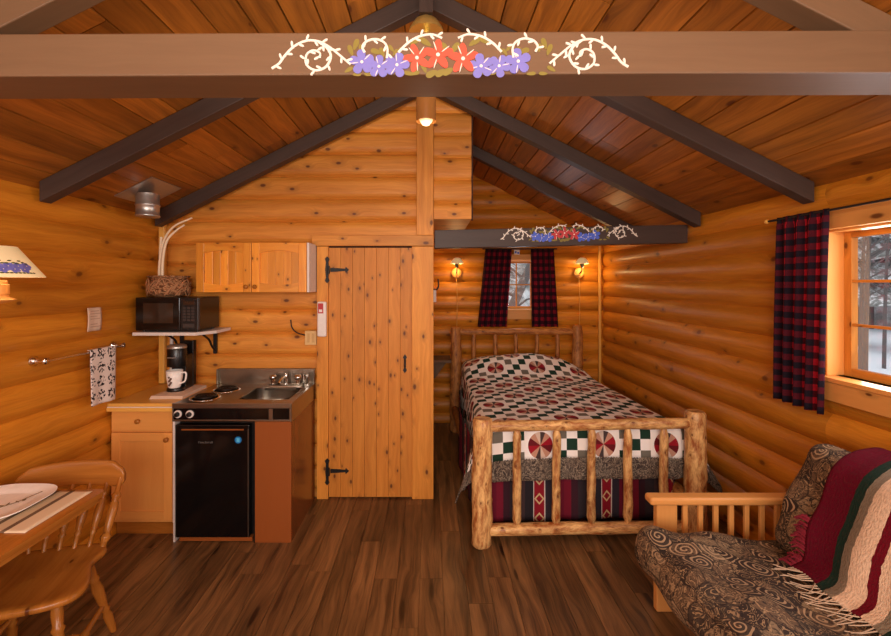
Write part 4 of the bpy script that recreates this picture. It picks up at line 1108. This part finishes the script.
# lamp on the left wall
t = thing('wall_bracket_lamp', 'wooden wall lamp with cream shade painted with violet flowers, left edge', 'lamp', (-1.86, 1.93, 1.55))
LX, LY = -1.87, 1.93
m = MB(); m.lathe([(.172, 0), (.075, .132), (.072, .132), (.168, .002)], (LX, LY, 1.700), n=48, cap=False); sh = m.build('lamp_shade', M['shade'], t)
for k in range(26):
    a = -PI * .98 + k * PI * 1.02 / 26; r_ = .205 - .12 * .30; zz = 1.700 + .132 * (.24 + .10 * (k % 2)); rr = .172 - .097 * (.24 + .10 * (k % 2))
    nrm = Vector((math.cos(a), math.sin(a), .8)).normalized(); tx = Vector((-math.sin(a), math.cos(a), 0)); tz = nrm.cross(tx)
    m = MB(); c0 = Vector((LX + math.cos(a) * rr, LY + math.sin(a) * rr, zz)) + nrm * .0012
    for p in range(5):
        b_ = p * 2 * PI / 5 + k; cc = c0 + tx * math.cos(b_) * .011 + tz * math.sin(b_) * .011
        m.face([cc + tx * math.cos(q * PI / 4) * .0095 + tz * math.sin(q * PI / 4) * .0095 for q in range(8)])
    fo = m.build('painted_flower', M['p_blue'], sh, fixn=False)
m = MB()
for k in range(70):
    a = -PI * .98 + k * PI * 1.02 / 70; f_ = .12 if k % 2 else .46 + .05 * math.sin(k); rr = .172 - .097 * f_
    nrm = Vector((math.cos(a), math.sin(a), .8)).normalized(); tx = Vector((-math.sin(a), math.cos(a), 0)); tz = nrm.cross(tx)
    c0 = Vector((LX + math.cos(a) * rr, LY + math.sin(a) * rr, 1.70 + .132 * f_)) + nrm * .001
    m.face([c0 + tx * math.cos(q * PI / 4) * .008 + tz * math.sin(q * PI / 4) * .004 for q in range(8)])
m.build('painted_leaves', M['p_green'], sh, fixn=False)
m = MB(); m.lathe([(.012, 0), (.014, .03), (.01, .045)], (LX, LY, 1.685), n=16); m.build('socket', M['iron'], t)
m = MB(); m.lathe([(.02, 0), (.03, .05), (.02, .06)], (LX, LY, 1.72), n=16); m.build('bulb', M['bulb'], t)
m = MB(); m.lathe([(.012, -.01), (.05, 0), (.075, .010), (.05, .022), (.044, .03), (.050, .034), (.050, .075), (.044, .078), (.044, .088), (.040, .095)], (LX, LY, 1.592), n=32)
m.box(XL - .01, LX, LY - .02, LY + .02, 1.585, 1.605); m.box(XL - .01, XL + .02, LY - .05, LY + .05, 1.54, 1.70)
m.build('wooden_base', M['cab'], t, bevel=.002)

# fixtures on the partition side
t = thing('coat_hook', 'black iron hook on the partition side near the bed', 'hook', (.04, 4.5, 1.68))
m = MB(); m.box(PX - .0, PX + .008, 4.47, 4.53, 1.60, 1.74); m.tube(smoothpath([(PX + .005, 4.5, 1.62), (.06, 4.5, 1.61), (.085, 4.5, 1.65), (.08, 4.5, 1.72)], 5), .008, 8); m.build('hook', M['iron'], t)
m = MB(); m.box(PX - .002, .062, 4.46, 4.54, 1.49, 1.61); tag(center_mesh(m.build('thermostat', M['white'], bevel=.004)), 'small white thermostat under the hook on the partition side', 'thermostat')
t = thing('bedside_shelf', 'small weathered wooden shelf between the partition and the headboard', 'shelf', (.13, 5.2, .75))
m = MB(); m.box(PX - .0, .235, 4.95, 5.30, .80, .83); m.build('board', M['shelfwood'], t, bevel=.003)
m = MB(); m.prism([(PX, .60), (PX + .03, .60), (.20, .80), (PX, .80)], 5.10, 5.125, 'xz'); m.build('bracket', M['shelfwood'], t)

# ------------------------------------------------------------------ bed (own coordinates: x across, y foot to head)
BA = math.radians(2.2); BO = (.335, 2.88, 0)
BWd = 1.395; BL = 2.22
bed = thing('log_bed', 'rustic peeled log bed frame with slatted headboard and footboard', 'bed', BO, BA)
def logm(p0, p1, r0, r1=None, n=14, wob=.10, seg=10, tip0=0, tip1=0):
    r1 = r1 or r0; p0, p1 = Vector(p0), Vector(p1); m = MB(); pts = []; rad = []
    off = random.random() * 30
    for i in range(seg + 1):
        q = i / seg; p = p0.lerp(p1, q); p += Vector((noise.noise(Vector((q * 2.2, off, 0))), noise.noise(Vector((q * 2.2, 0, off))), 0)) * r0 * .22
        r = r0 + (r1 - r0) * q
        pts.append(p); rad.append(r)
    # rounded ends
    d = (p1 - p0).normalized()
    a = .72; pts = [pts[0] - d * 0] + [pts[0] + d * r0 * .22] + pts[1:-1] + [pts[-1] - d * r1 * .22] + [pts[-1]]
    rad = [r0 * .82] + [r0] + rad[1:-1] + [r1] + [r1 * .82]
    if tip0: pts = [pts[0]] + [pts[0] + d * tip0] + pts[2:]; rad[0] = r0 * .5
    if tip1: pts = pts[:-2] + [pts[-1] - d * tip1, pts[-1]]; rad[-1] = r1 * .5
    m.tube(pts, rad, n, wob=wob); return m
logm((0, 0, 0), (0, 0, .812), .066, .060, 18, .16, 14).build('foot_post', M['peeled'], bed, local=True)
logm((BWd, 0, 0), (BWd, 0, .845), .070, .064, 18, .2, 14).build('foot_post', M['peeled'], bed, local=True)
logm((.04, 0, .757), (BWd - .04, 0, .765), .034, .036, 12, .22).build('top_rail', M['peeled'], bed, local=True)
logm((.04, 0, .098), (BWd - .04, 0, .092), .040, .036, 12, .25).build('bottom_rail', M['peeled'], bed, local=True)
for xx in (.222, .478, .710, .948, 1.180):
    logm((xx, 0, .115), (xx + random.uniform(-.01, .01), 0, .745), .029, .026, 10, .2, tip0=.05, tip1=.05).build('foot_slat', M['peeled'], bed, local=True)
HB = 1.178
logm((.04, BL, 0), (.04, BL, HB), .066, .058, 16, .22, 14).build('head_post', M['peeled_dark'], bed, local=True)
logm((BWd + .045, BL, 0), (BWd + .045, BL, HB + .02), .066, .058, 16, .22, 14).build('head_post', M['peeled_dark'], bed, local=True)
logm((.08, BL, HB - .05), (BWd, BL, HB - .05), .034, .034, 12, .25).build('top_rail', M['peeled_dark'], bed, local=True)
logm((.04, BL, .45), (BWd - .04, BL, .45), .034, .034, 12, .25).build('bottom_rail', M['peeled_dark'], bed, local=True)
for xx in (.245, .49, .73, .97, 1.21):
    logm((xx, BL, .46), (xx, BL, HB - .06), .026, .024, 10, .2, tip0=.04, tip1=.04).build('head_slat', M['peeled_dark'], bed, local=True)
for xx in (.03, BWd - .03):
    logm((xx, .05, .26), (xx, BL - .05, .26), .045, .045, 12, .2).build('side_rail', M['peeled_dark'], bed, local=True)

# mattress
m = MB(); m.box(.10, BWd - .10, .16, BL - .08, .30, .655); m.build('mattress', M['whitepaint'], bed, local=True, bevel=.05, seg=4)

# quilt
Q = thing('quilt', 'patchwork quilt with red pinwheels and green checks on a cream ground', 'quilt', BO, BA)
X0, X1, Y0, Y1 = .01, BWd - .01, .078, BL - .05
TOP = .715
def hump(x, y):
    cx = (x - (X0 + X1) / 2) / ((X1 - X0) / 2)
    p = math.exp(-((y - 1.88) / .24) ** 2) if y < 1.88 else 1 - .25 * ((y - 1.88) / .3) ** 2
    return .165 * p * (1 - abs(cx) ** 3.5) * 1.0 + .012 * noise.noise(Vector((x * 3, y * 3, 2))) + .03 * (1 - cx * cx)
def drape(s, side_len, rr=.07):
    """arclength past an edge -> (horizontal out, drop)"""
    q = rr * PI / 2
    if s <= 0: return 0, 0
    if s < q: a = s / rr; return rr * math.sin(a), rr * (1 - math.cos(a))
    return rr + (s - q) * .06, rr + (s - q)
def quilt_pt(u, v):
    # u, v: fabric metres; panel inside [X0+r, X1-r] is flat
    r = .06; xl, xr, yf = X0 + r + .10 * max(0, min(1, v / Y1)), X1 - r, Y0 + r
    ox = oz = oy = 0; sx = 0; sy = 0
    x = min(max(u, xl), xr); y = max(v, yf); z = 0
    if u < xl: o, d = drape(xl - u, 0, r); ox = -o; z = max(z, d); sx = xl - u
    if u > xr: o, d = drape(u - xr, 0, r); ox = o; z = max(z, d); sx = u - xr
    dz = 0
    if v < yf: o, d = drape(yf - v, 0, r); oy = -o; dz = d; sy = yf - v
    fl = math.exp(-max(0, v - yf) / .45)
    if u > xr: ox += .56 * z * fl
    if u < xl: ox -= .20 * z * fl
    h = hump(x, y) * max(0, 1 - max(z, dz) * 2.2)
    if z > 0 and dz > 0:
        # corner: cloth gathers and hangs in a point, swinging outwards to the side
        zz = math.hypot(z, dz) * .98; w = z / (z + dz)
        oy = oy * (1 - .3 * w) ; 
        oy += min(dz, z) * .25; ox = ox * 1.0 - math.copysign(min(dz, z) * .18, -ox) * 1
        return Vector((x + ox, y + oy + .03 * w, TOP + h - zz))
    zz = max(z, dz)
    wv = .012 * math.sin((y if z > 0 else x) * 19 + 1) * min(1, zz * 3)
    if z > 0: ox += math.copysign(wv, ox) * (1 if ox else 0)
    if dz > 0: oy -= wv * .6
    return Vector((x + ox, y + oy, TOP + h - zz))
DS, DF = .27, .285   # cream drop at the sides and foot
m = MB()
def qf(i, j):
    u = (X0 - DS) + (X1 - X0 + 2 * DS) * i; v = (Y0 - DF + .10) + (Y1 - Y0 + DF - .10) * j
    return quilt_pt(u, v), (u + .105 + .03, v + .132)
m.grid(qf, 110, 110); m.build('quilt_cover', M['quilt'], Q, local=True, solid=.008, fixn=False)
m = MB(); BR = .13; vf = Y0 - DF + .10
def bf(i, j):
    u = (X0 - DS - BR) + (X1 - X0 + 2 * DS + 2 * BR) * i; v = vf - BR + (BR + .004) * j
    return quilt_pt(u, v), (u, v)
m.grid(bf, 120, 8)
def bl(i, j):
    u = X0 - DS - BR + (BR + .004) * i; v = vf + (Y1 - vf) * j
    return quilt_pt(u, v), (u, v)
m.grid(bl, 8, 90)
def brr(i, j):
    u = X1 + DS - .004 + (BR + .004) * i; v = vf + (Y1 - vf) * j
    return quilt_pt(u, v), (u, v)
m.grid(brr, 8, 90)
m.build('border', M['paisley'], Q, local=True, solid=.008, fixn=False)
# striped blanket hanging below the quilt
Bk = thing('striped_blanket', 'maroon and charcoal southwestern striped blanket hanging below the quilt', 'blanket', BO, BA)
m = MB(); path = [(.07, BL - .1), (-.035, 1.0), (-.02, .19), (.075, .125), (BWd - .075, .125), (BWd - .03, .19), (BWd - .03, BL - .1)]
seglen = [0]
for a, b in zip(path, path[1:]): seglen.append(seglen[-1] + math.dist(a, b))
tot = seglen[-1]
def bk(i, j):
    s_ = i * tot
    for k in range(len(path) - 1):
        if s_ <= seglen[k + 1] + 1e-9: break
    q = (s_ - seglen[k]) / (seglen[k + 1] - seglen[k]); a, b = path[k], path[k + 1]
    x = a[0] + (b[0] - a[0]) * q; y = a[1] + (b[1] - a[1]) * q
    n = Vector((a[1] - b[1], b[0] - a[0])).normalized() * -1
    am = .010 * (j) * math.sin(s_ * 26 + math.sin(s_ * 7) * 2)
    return (x - n.x * am, y - n.y * am, .56 - .475 * j + .006 * math.sin(s_ * 5)), (s_ + .12, j * .475)
m.grid(bk, 360, 12); m.build('hanging_cloth', M['southwest'], Bk, local=True, solid=.004, fixn=False)

# ------------------------------------------------------------------ futon
t = thing('futon', 'light pine futon frame with slatted arm', 'futon frame', (1.4, 2.2, 0))
AY = 2.27
m = MB(); m.box(1.115, 1.90, AY, AY + .075, .548, .588); m.build('arm_top', M['futon'], t, bevel=.014, seg=3)
m = MB(); m.box(1.155, 1.26, AY + .02, AY + .06, 0, .548); m.build('leg', M['futon'], t, bevel=.005)
m = MB(); m.box(1.83, 1.92, AY + .02, AY + .06, 0, .548); m.build('leg', M['futon'], t, bevel=.005)
m = MB(); m.box(1.26, 1.83, AY + .025, AY + .055, .16, .23); m.build('lower_rail', M['futon'], t, bevel=.004)
for k in range(7):
    xx = 1.295 + k * .079; m = MB(); m.box(xx, xx + .024, AY + .03, AY + .05, .23, .548); m.build('arm_slat', M['futon'], t, bevel=.004)
m = MB(); m.box(1.16, 1.20, .25, AY + .01, .22, .29); m.build('front_rail', M['futon'], t, bevel=.004)
m = MB(); m.box(1.85, 1.89, .25, AY + .01, .20, .30); m.build('back_rail', M['futon'], t, bevel=.004)
m = MB(); m.box(1.12, 1.225, .16, .20, 0, .568); m.build('leg', M['futon'], t, bevel=.005)
m = MB(); m.box(1.07, 1.90, .13, .215, .568, .605); m.build('arm_top', M['futon'], t, bevel=.014, seg=3)
m = MB()
for k in range(9): m.box(1.10, 1.85, .35 + k * .21, .41 + k * .21, .28, .30)
m.build('seat_slats', M['futon'], t)

def cushion(mb, O, ax, ay, az, size, n=(40, 60), pw=4.5, lump=.02, seed=0, side=.5):
    """rounded box: superquadric mapped on a cube-sphere"""
    ax, ay, az, O = Vector(ax), Vector(ay), Vector(az), Vector(O)
    hx, hy, hz = size[0] / 2, size[1] / 2, size[2] / 2
    R = min(hz, .12) * .95
    def P(x, y, z):   # on box surface -> rounded
        q = Vector((max(-hx + R, min(hx - R, x)), max(-hy + R, min(hy - R, y)), max(-hz + R, min(hz - R, z))))
        d = Vector((x, y, z)) - q
        if d.length > 1e-8: d = d.normalized() * R
        p = q + d
        k = lump * noise.noise(Vector((p.x * 3.1 + seed, p.y * 3.1, p.z * 5))) + lump * .5 * noise.noise(Vector((p.x * 8 + seed, p.y * 8, 0)))
        tuf = -.012 * (math.cos(p.x * 2 * PI / .33) * math.cos(p.y * 2 * PI / .38)) 
        s_ = 1 if p.z > 0 else -1
        p = p + Vector((0, 0, s_ * (k + tuf)))
        return O + ax * p.x + ay * p.y + az * p.z
    def face(fn, nu, nv): mb.grid(fn, nu, nv)
    def sp(t): return (t)
    for sg in (1, -1):
        face(lambda i, j: (P(-hx + 2 * hx * i, -hy + 2 * hy * j, sg * hz), (-hx + 2 * hx * i, -hy + 2 * hy * j + (0 if sg > 0 else 3))), n[0], n[1])
        face(lambda i, j: (P(sg * hx, -hy + 2 * hy * j, -hz + 2 * hz * i), (sg * (hx + hz - 2 * hz * i * sg * 1), -hy + 2 * hy * j)), 10, n[1])
        face(lambda i, j: (P(-hx + 2 * hx * i, sg * hy, -hz + 2 * hz * j), (-hx + 2 * hx * i, sg * hy + 2 * hz * j)), n[0], 10)
FUT = thing('futon_mattress', 'futon mattress in brown and black swirl fabric, folded as seat and back', 'futon mattress', (1.4, 1.2, .3))
m = MB(); a = math.radians(8)
cushion(m, (1.34, 1.23, .382), (math.cos(a), 0, math.sin(a) * -1), (0, 1, 0), (math.sin(a), 0, math.cos(a)), (.76, 1.93, .21), lump=.022)
m.build('seat_cushion', M['tribal'], FUT, merge=True)
a = math.radians(66)
bx = Vector((math.cos(a), 0, math.sin(a))); bz = Vector((-math.sin(a), 0, math.cos(a)))
BCtr = Vector((1.765, 1.20, .675))
m = MB(); cushion(m, BCtr, bx, (0, 1, 0), bz, (.54, 1.92, .20), seed=9, lump=.02)
m.build('back_cushion', M['tribal'], FUT, merge=True)

# afghan over the back and seat
AF = thing('afghan_throw', 'maroon, green, grey and cream striped knitted throw over the futon back', 'throw blanket', (1.7, 1.3, .5))
def seat_top(x, y): return .405 + .112 - (x - 1.335) * math.tan(math.radians(4))
prof = []
topc = BCtr + bx * .27
pp = [Vector((1.99, 0, .62)), topc + bz * (-.06) + bx * .035, topc + bz * .05 + bx * .02, BCtr + bx * .17 + bz * .133, BCtr + bz * .136, BCtr - bx * .14 + bz * .136, Vector((1.555, 0, .525)), Vector((1.50, 0, .495))]
PP = smoothpath([(p.x, 0, p.z) for p in pp], 8); cum = [0]
for a_, b_ in zip(PP, PP[1:]): cum.append(cum[-1] + (b_ - a_).length)
LT = cum[-1]
def afp(s_):
    s_ = max(0, min(LT - 1e-6, s_))
    for k in range(len(cum) - 1):
        if s_ <= cum[k + 1]: break
    q = (s_ - cum[k]) / max(1e-9, cum[k + 1] - cum[k]); return PP[k].lerp(PP[k + 1], q)
AW = 1.02
def aft(i, j):
    p = afp(j * LT)
    y = 1.95 - AW * i - .15 * (1 - j) ** 1 + .04 * math.sin(j * 5)
    if j > .8: y -= (j - .8) * .25
    w = .012 * noise.noise(Vector((y * 5, j * 6, 0))) + .010 * math.sin(i * 26 + j * 3) * (.4 + .6 * j)
    n = Vector((-math.sin(math.radians(66)), 0, .6))
    return (p.x + n.x * (w + .004), y, p.z + abs(w) * .8 + .004), (i * AW, j * LT)
m = MB(); m.grid(aft, 90, 80); m.build('knitted_cloth', M['afghan'], AF, solid=.012, fixn=False)
m = MB(); rnd = random.Random(3)
for k in range(80):
    i = (k + .5) / 80; p, _ = aft(i, 1.0); p = Vector(p); L = .07 + rnd.random() * .05; dy = rnd.uniform(-.07, .05)
    q1 = p + Vector((-L * .5, dy * .5, -.004)); q2 = p + Vector((-L, dy, -.0 + rnd.uniform(-.004, .008)))
    m.tube([p, q1, q2], [.0026, .0022, .0015], 5)
for k in range(14):
    i = k / 14 * .16; p, _ = aft(i, 1.0); p = Vector(p)
fr = m.build('fringe', plain('cream_yarn', (206, 176, 146), .9), AF); fr['kind'] = 'stuff'
m = MB()
for k in range(40):
    j = .78 + .22 * rnd.random(); p, _ = aft(0.0, j); p = Vector(p); L = .03 + rnd.random() * .03
    m.tube([p, p + Vector((rnd.uniform(-.02, .01), L * .6, .01)), p + Vector((rnd.uniform(-.03, .0), L, -.005))], [.007, .006, .003], 5)
tf = m.build('tassels', plain('maroon_yarn', (124, 18, 38), .9), AF); tf['kind'] = 'stuff'

# ------------------------------------------------------------------ table, place setting, chair
t = thing('dining_table', 'varnished pine dining table against the left wall', 'table', (-1.78, 1.4, 0))
TX0, TX1, TY0, TY1 = XL + .02, -1.45, .75, 2.02
m = MB(); 
def rrect(x0, x1, y0, y1, r, n=5):
    o = []
    for cx, cy, a0 in ((x1 - r, y0 + r, -PI / 2), (x1 - r, y1 - r, 0), (x0 + r, y1 - r, PI / 2), (x0 + r, y0 + r, PI)):
        for k in range(n + 1): a = a0 + PI / 2 * k / n; o.append((cx + r * math.cos(a), cy + r * math.sin(a)))
    return o
m.prism(rrect(TX0, TX1, TY0, TY1, .03), .728, .750, 'xy'); m.build('tabletop', M['table'], t, bevel=.004, seg=3)
m = MB(); m.prism(rrect(TX0 + .0, TX1 - .012, TY0 + .012, TY1 - .012, .025), .706, .727, 'xy'); m.build('under_edge', M['table'], t, bevel=.006, seg=3)
for (a, b) in ((TX0 + .07, TY0 + .1), (TX0 + .07, TY1 - .1)):
    m = MB(); m.lathe([(.02, 0), (.028, .1), (.034, .3), (.03, .5), (.04, .6), (.04, .706)], (a, b, 0), n=20); m.build('leg', M['table'], t)
m = MB(); m.lathe([(.02, 0), (.028, .1), (.034, .3), (.03, .5), (.04, .6), (.04, .706)], (TX1 - .10, TY0 + .1, 0), n=20); m.build('leg', M['table'], t)
m = MB(); m.prism([(TX0, TY0 + .98), (TX1 - .04, TY0 + .83), (TX1 - .04, TY1 - .02), (TX0, TY1 - .02)], .7505, .753, 'xy')
pm = MB()
def pmf(i, j):
    x0, x1, y0, y1 = TX0 + .01, TX1 - .045, 1.66, 1.995
    return (x0 + (x1 - x0) * j, y0 + (y1 - y0) * i, .7525), (i * .33, (1 - j) * .42)
pm.grid(pmf, 20, 24); o = center_mesh(pm.build('placemat', M['placemat'], solid=.003, fixn=False)); tag(o, 'cream placemat with dark stripes under the white plate', 'placemat')
# plate
t = thing('dinner_plate', 'white square plate with thin brown sprig, on the placemat', 'plate', (-1.80, 1.83, .754))
m = MB(); px0, py0 = -1.775, 1.85; H = .165
def sq(v): return math.copysign(abs(v) ** .62, v)
PR = [(.35, .757), (.62, .757), (.68, .760), (.80, .766), (1, .774), (1, .7775), (.80, .7700), (.68, .7640), (.62, .7615), (.35, .7610)]
rows = []
for (k, z) in PR: rows.append([(px0 + H * k * sq(math.cos(2 * PI * q / 64)), py0 + H * k * sq(math.sin(2 * PI * q / 64)), z) for q in range(64)])
for a_, b_ in zip(rows, rows[1:]):
    for q in range(64): m.face([a_[q], a_[(q + 1) % 64], b_[(q + 1) % 64], b_[q]])
m.face(rows[0][::-1]); m.face(rows[-1])
m.build('dish', M['china'], t, merge=True)
m = MB(); rnd = random.Random(5)
m.tube([(-1.78, 1.78, .7625), (-1.72, 1.87, .7625), (-1.68, 1.95, .772)], .0015, 5)
for k in range(16):
    q = rnd.random(); x = -1.80 + .10 * q; y = 1.76 + .13 * q; m.tube([(x, y, .7625), (x + rnd.uniform(-.02, .0), y + rnd.uniform(.0, .03), .7628)], .0022, 5)
m.build('sprig_print', plain('sprig_brown', (122, 96, 66), .6), t)

# windsor chair
def turned(p0, p1, prof, n=14):
    """prof: (q, r) along p0->p1"""
    m = MB(); p0, p1 = Vector(p0), Vector(p1); L = (p1 - p0).length
    m.lathe([(r, q * L) for q, r in prof], p0, p1 - p0, n); return m
LEG = [(0, .012), (.05, .016), (.25, .020), (.30, .014), (.33, .021), (.36, .014), (.45, .020), (.62, .024), (.72, .018), (.75, .025), (.78, .018), (.88, .022), (1, .018)]
SPN = [(0, .010), (.18, .010), (.22, .016), (.25, .010), (.3, .014), (.45, .019), (.55, .019), (.7, .014), (.76, .010), (.79, .015), (.82, .010), (1, .009)]
PST = [(0, .012), (.08, .014), (.12, .022), (.16, .022), (.19, .014), (.3, .018), (.5, .021), (.62, .017), (.66, .012), (.70, .020), (.74, .020), (.78, .012), (1, .011)]
ch = thing('dining_chair', 'varnished pine spindle back chair tucked under the dining table', 'chair', (-1.665, 1.89, 0), math.radians(14))
# seat outline, local: back at +y
W2 = .235; so = []
ctrl = [(.165, .205), (.21, .15), (.195, .05), (.235, -.06), (.245, -.14), (.215, -.195), (.13, -.225), (0, -.235)]
ctrl = [(0, .215), (.10, .213)] + ctrl
P = smoothpath([(a, b, 0) for a, b in ctrl], 5); right = [(p.x, p.y) for p in P]; left = [(-a, b) for a, b in right[::-1]][1:-1]
outl = right + left   # clockwise from back centre
m = MB(); N = len(outl); rings = []
def ringpts(sc, z): return [(a * sc, b * sc + .0, z) for a, b in outl]
zt = .445
levels = [(.90, zt - .034), (.985, zt - .024), (1.0, zt - .012), (.985, zt), (.93, zt + .003), (.8, zt - .002), (.55, zt - .010), (.25, zt - .012), (.01, zt - .010)]
for i in range(len(levels) - 1):
    A = ringpts(*levels[i]); B_ = ringpts(*levels[i + 1])
    for k in range(N):
        k2 = (k + 1) % N; q = [A[k], A[k2], B_[k2], B_[k]]
        m.face(q, [(p[1], p[0]) for p in q], .4, True)
A = ringpts(*levels[0]); m.face(A, [(p[1], p[0]) for p in A], .4)
m.build('seat', M['table'], ch, local=True, merge=True)
legs = [((.15, -.14, .415), (.215, -.235, 0)), ((-.15, -.14, .415), (-.215, -.235, 0)), ((.14, .12, .415), (.205, .235, 0)), ((-.14, .12, .415), (-.205, .235, 0))]
for tp, bt_ in legs: turned(bt_, tp, LEG).build('leg', M['table'], ch, local=True)
def atz(k, z): tp, b_ = Vector(legs[k][0]), Vector(legs[k][1]); return b_.lerp(tp, z / .415)
ST = [(0, .009), (.3, .012), (.45, .014), (.5, .019), (.55, .014), (.7, .012), (1, .009)]
turned(atz(0, .16), atz(2, .16), ST).build('stretcher', M['table'], ch, local=True); turned(atz(1, .16), atz(3, .16), ST).build('stretcher', M['table'], ch, local=True)
turned(atz(0, .16).lerp(atz(2, .16), .5), atz(1, .16).lerp(atz(3, .16), .5), ST).build('stretcher', M['table'], ch, local=True)
def crest_y(x): return .315 - .35 * x * x
for sx_ in (1, -1):
    turned((sx_ * .185, .17, .44), (sx_ * .212, crest_y(.212) - .0, .715), PST, 16).build('back_post', M['table'], ch, local=True)
for x in (-.12, -.06, 0, .06, .12):
    turned((x, .19, .44), (x * 1.25, crest_y(x * 1.25), .70), SPN, 12).build('spindle', M['table'], ch, local=True)
m = MB(); xs = [-.23 + .46 * k / 40 for k in range(41)]
def ctop(x):
    a = abs(x) / .23
    return .786 + .018 * math.cos(a * PI * .55) - (.022 if a > .78 else 0) * min(1, (a - .78) * 9) - (.03 * max(0, (a - .9) / .1) ** 2)
def cbot(x):
    a = abs(x) / .23; return .680 + .010 * math.cos(a * PI) + (.022 * max(0, (a - .9) / .1) ** 2)
def cr(i, j):
    x = -.23 + .46 * i; lo, hi = cbot(x), ctop(x); th = .013
    # go around the section
    a = 2 * PI * j; cz = (lo + hi) / 2; hz = (hi - lo) / 2
    z = cz + hz * math.copysign(abs(math.sin(a)) ** .5, math.sin(a)); y = crest_y(x) + .10 * (z - .69) + th * math.copysign(abs(math.cos(a)) ** .5, math.cos(a))
    return (x, y, z), (x, z + (.3 if math.cos(a) > 0 else 0))
m.grid(cr, 50, 24)
for k, xx in ((0, -.23), (1, .23)):
    pts = [cr(k, j / 24)[0] for j in range(24)]; m.face(pts, [(p[1], p[2]) for p in pts])
m.build('crest_rail', M['table'], ch, local=True, merge=True)
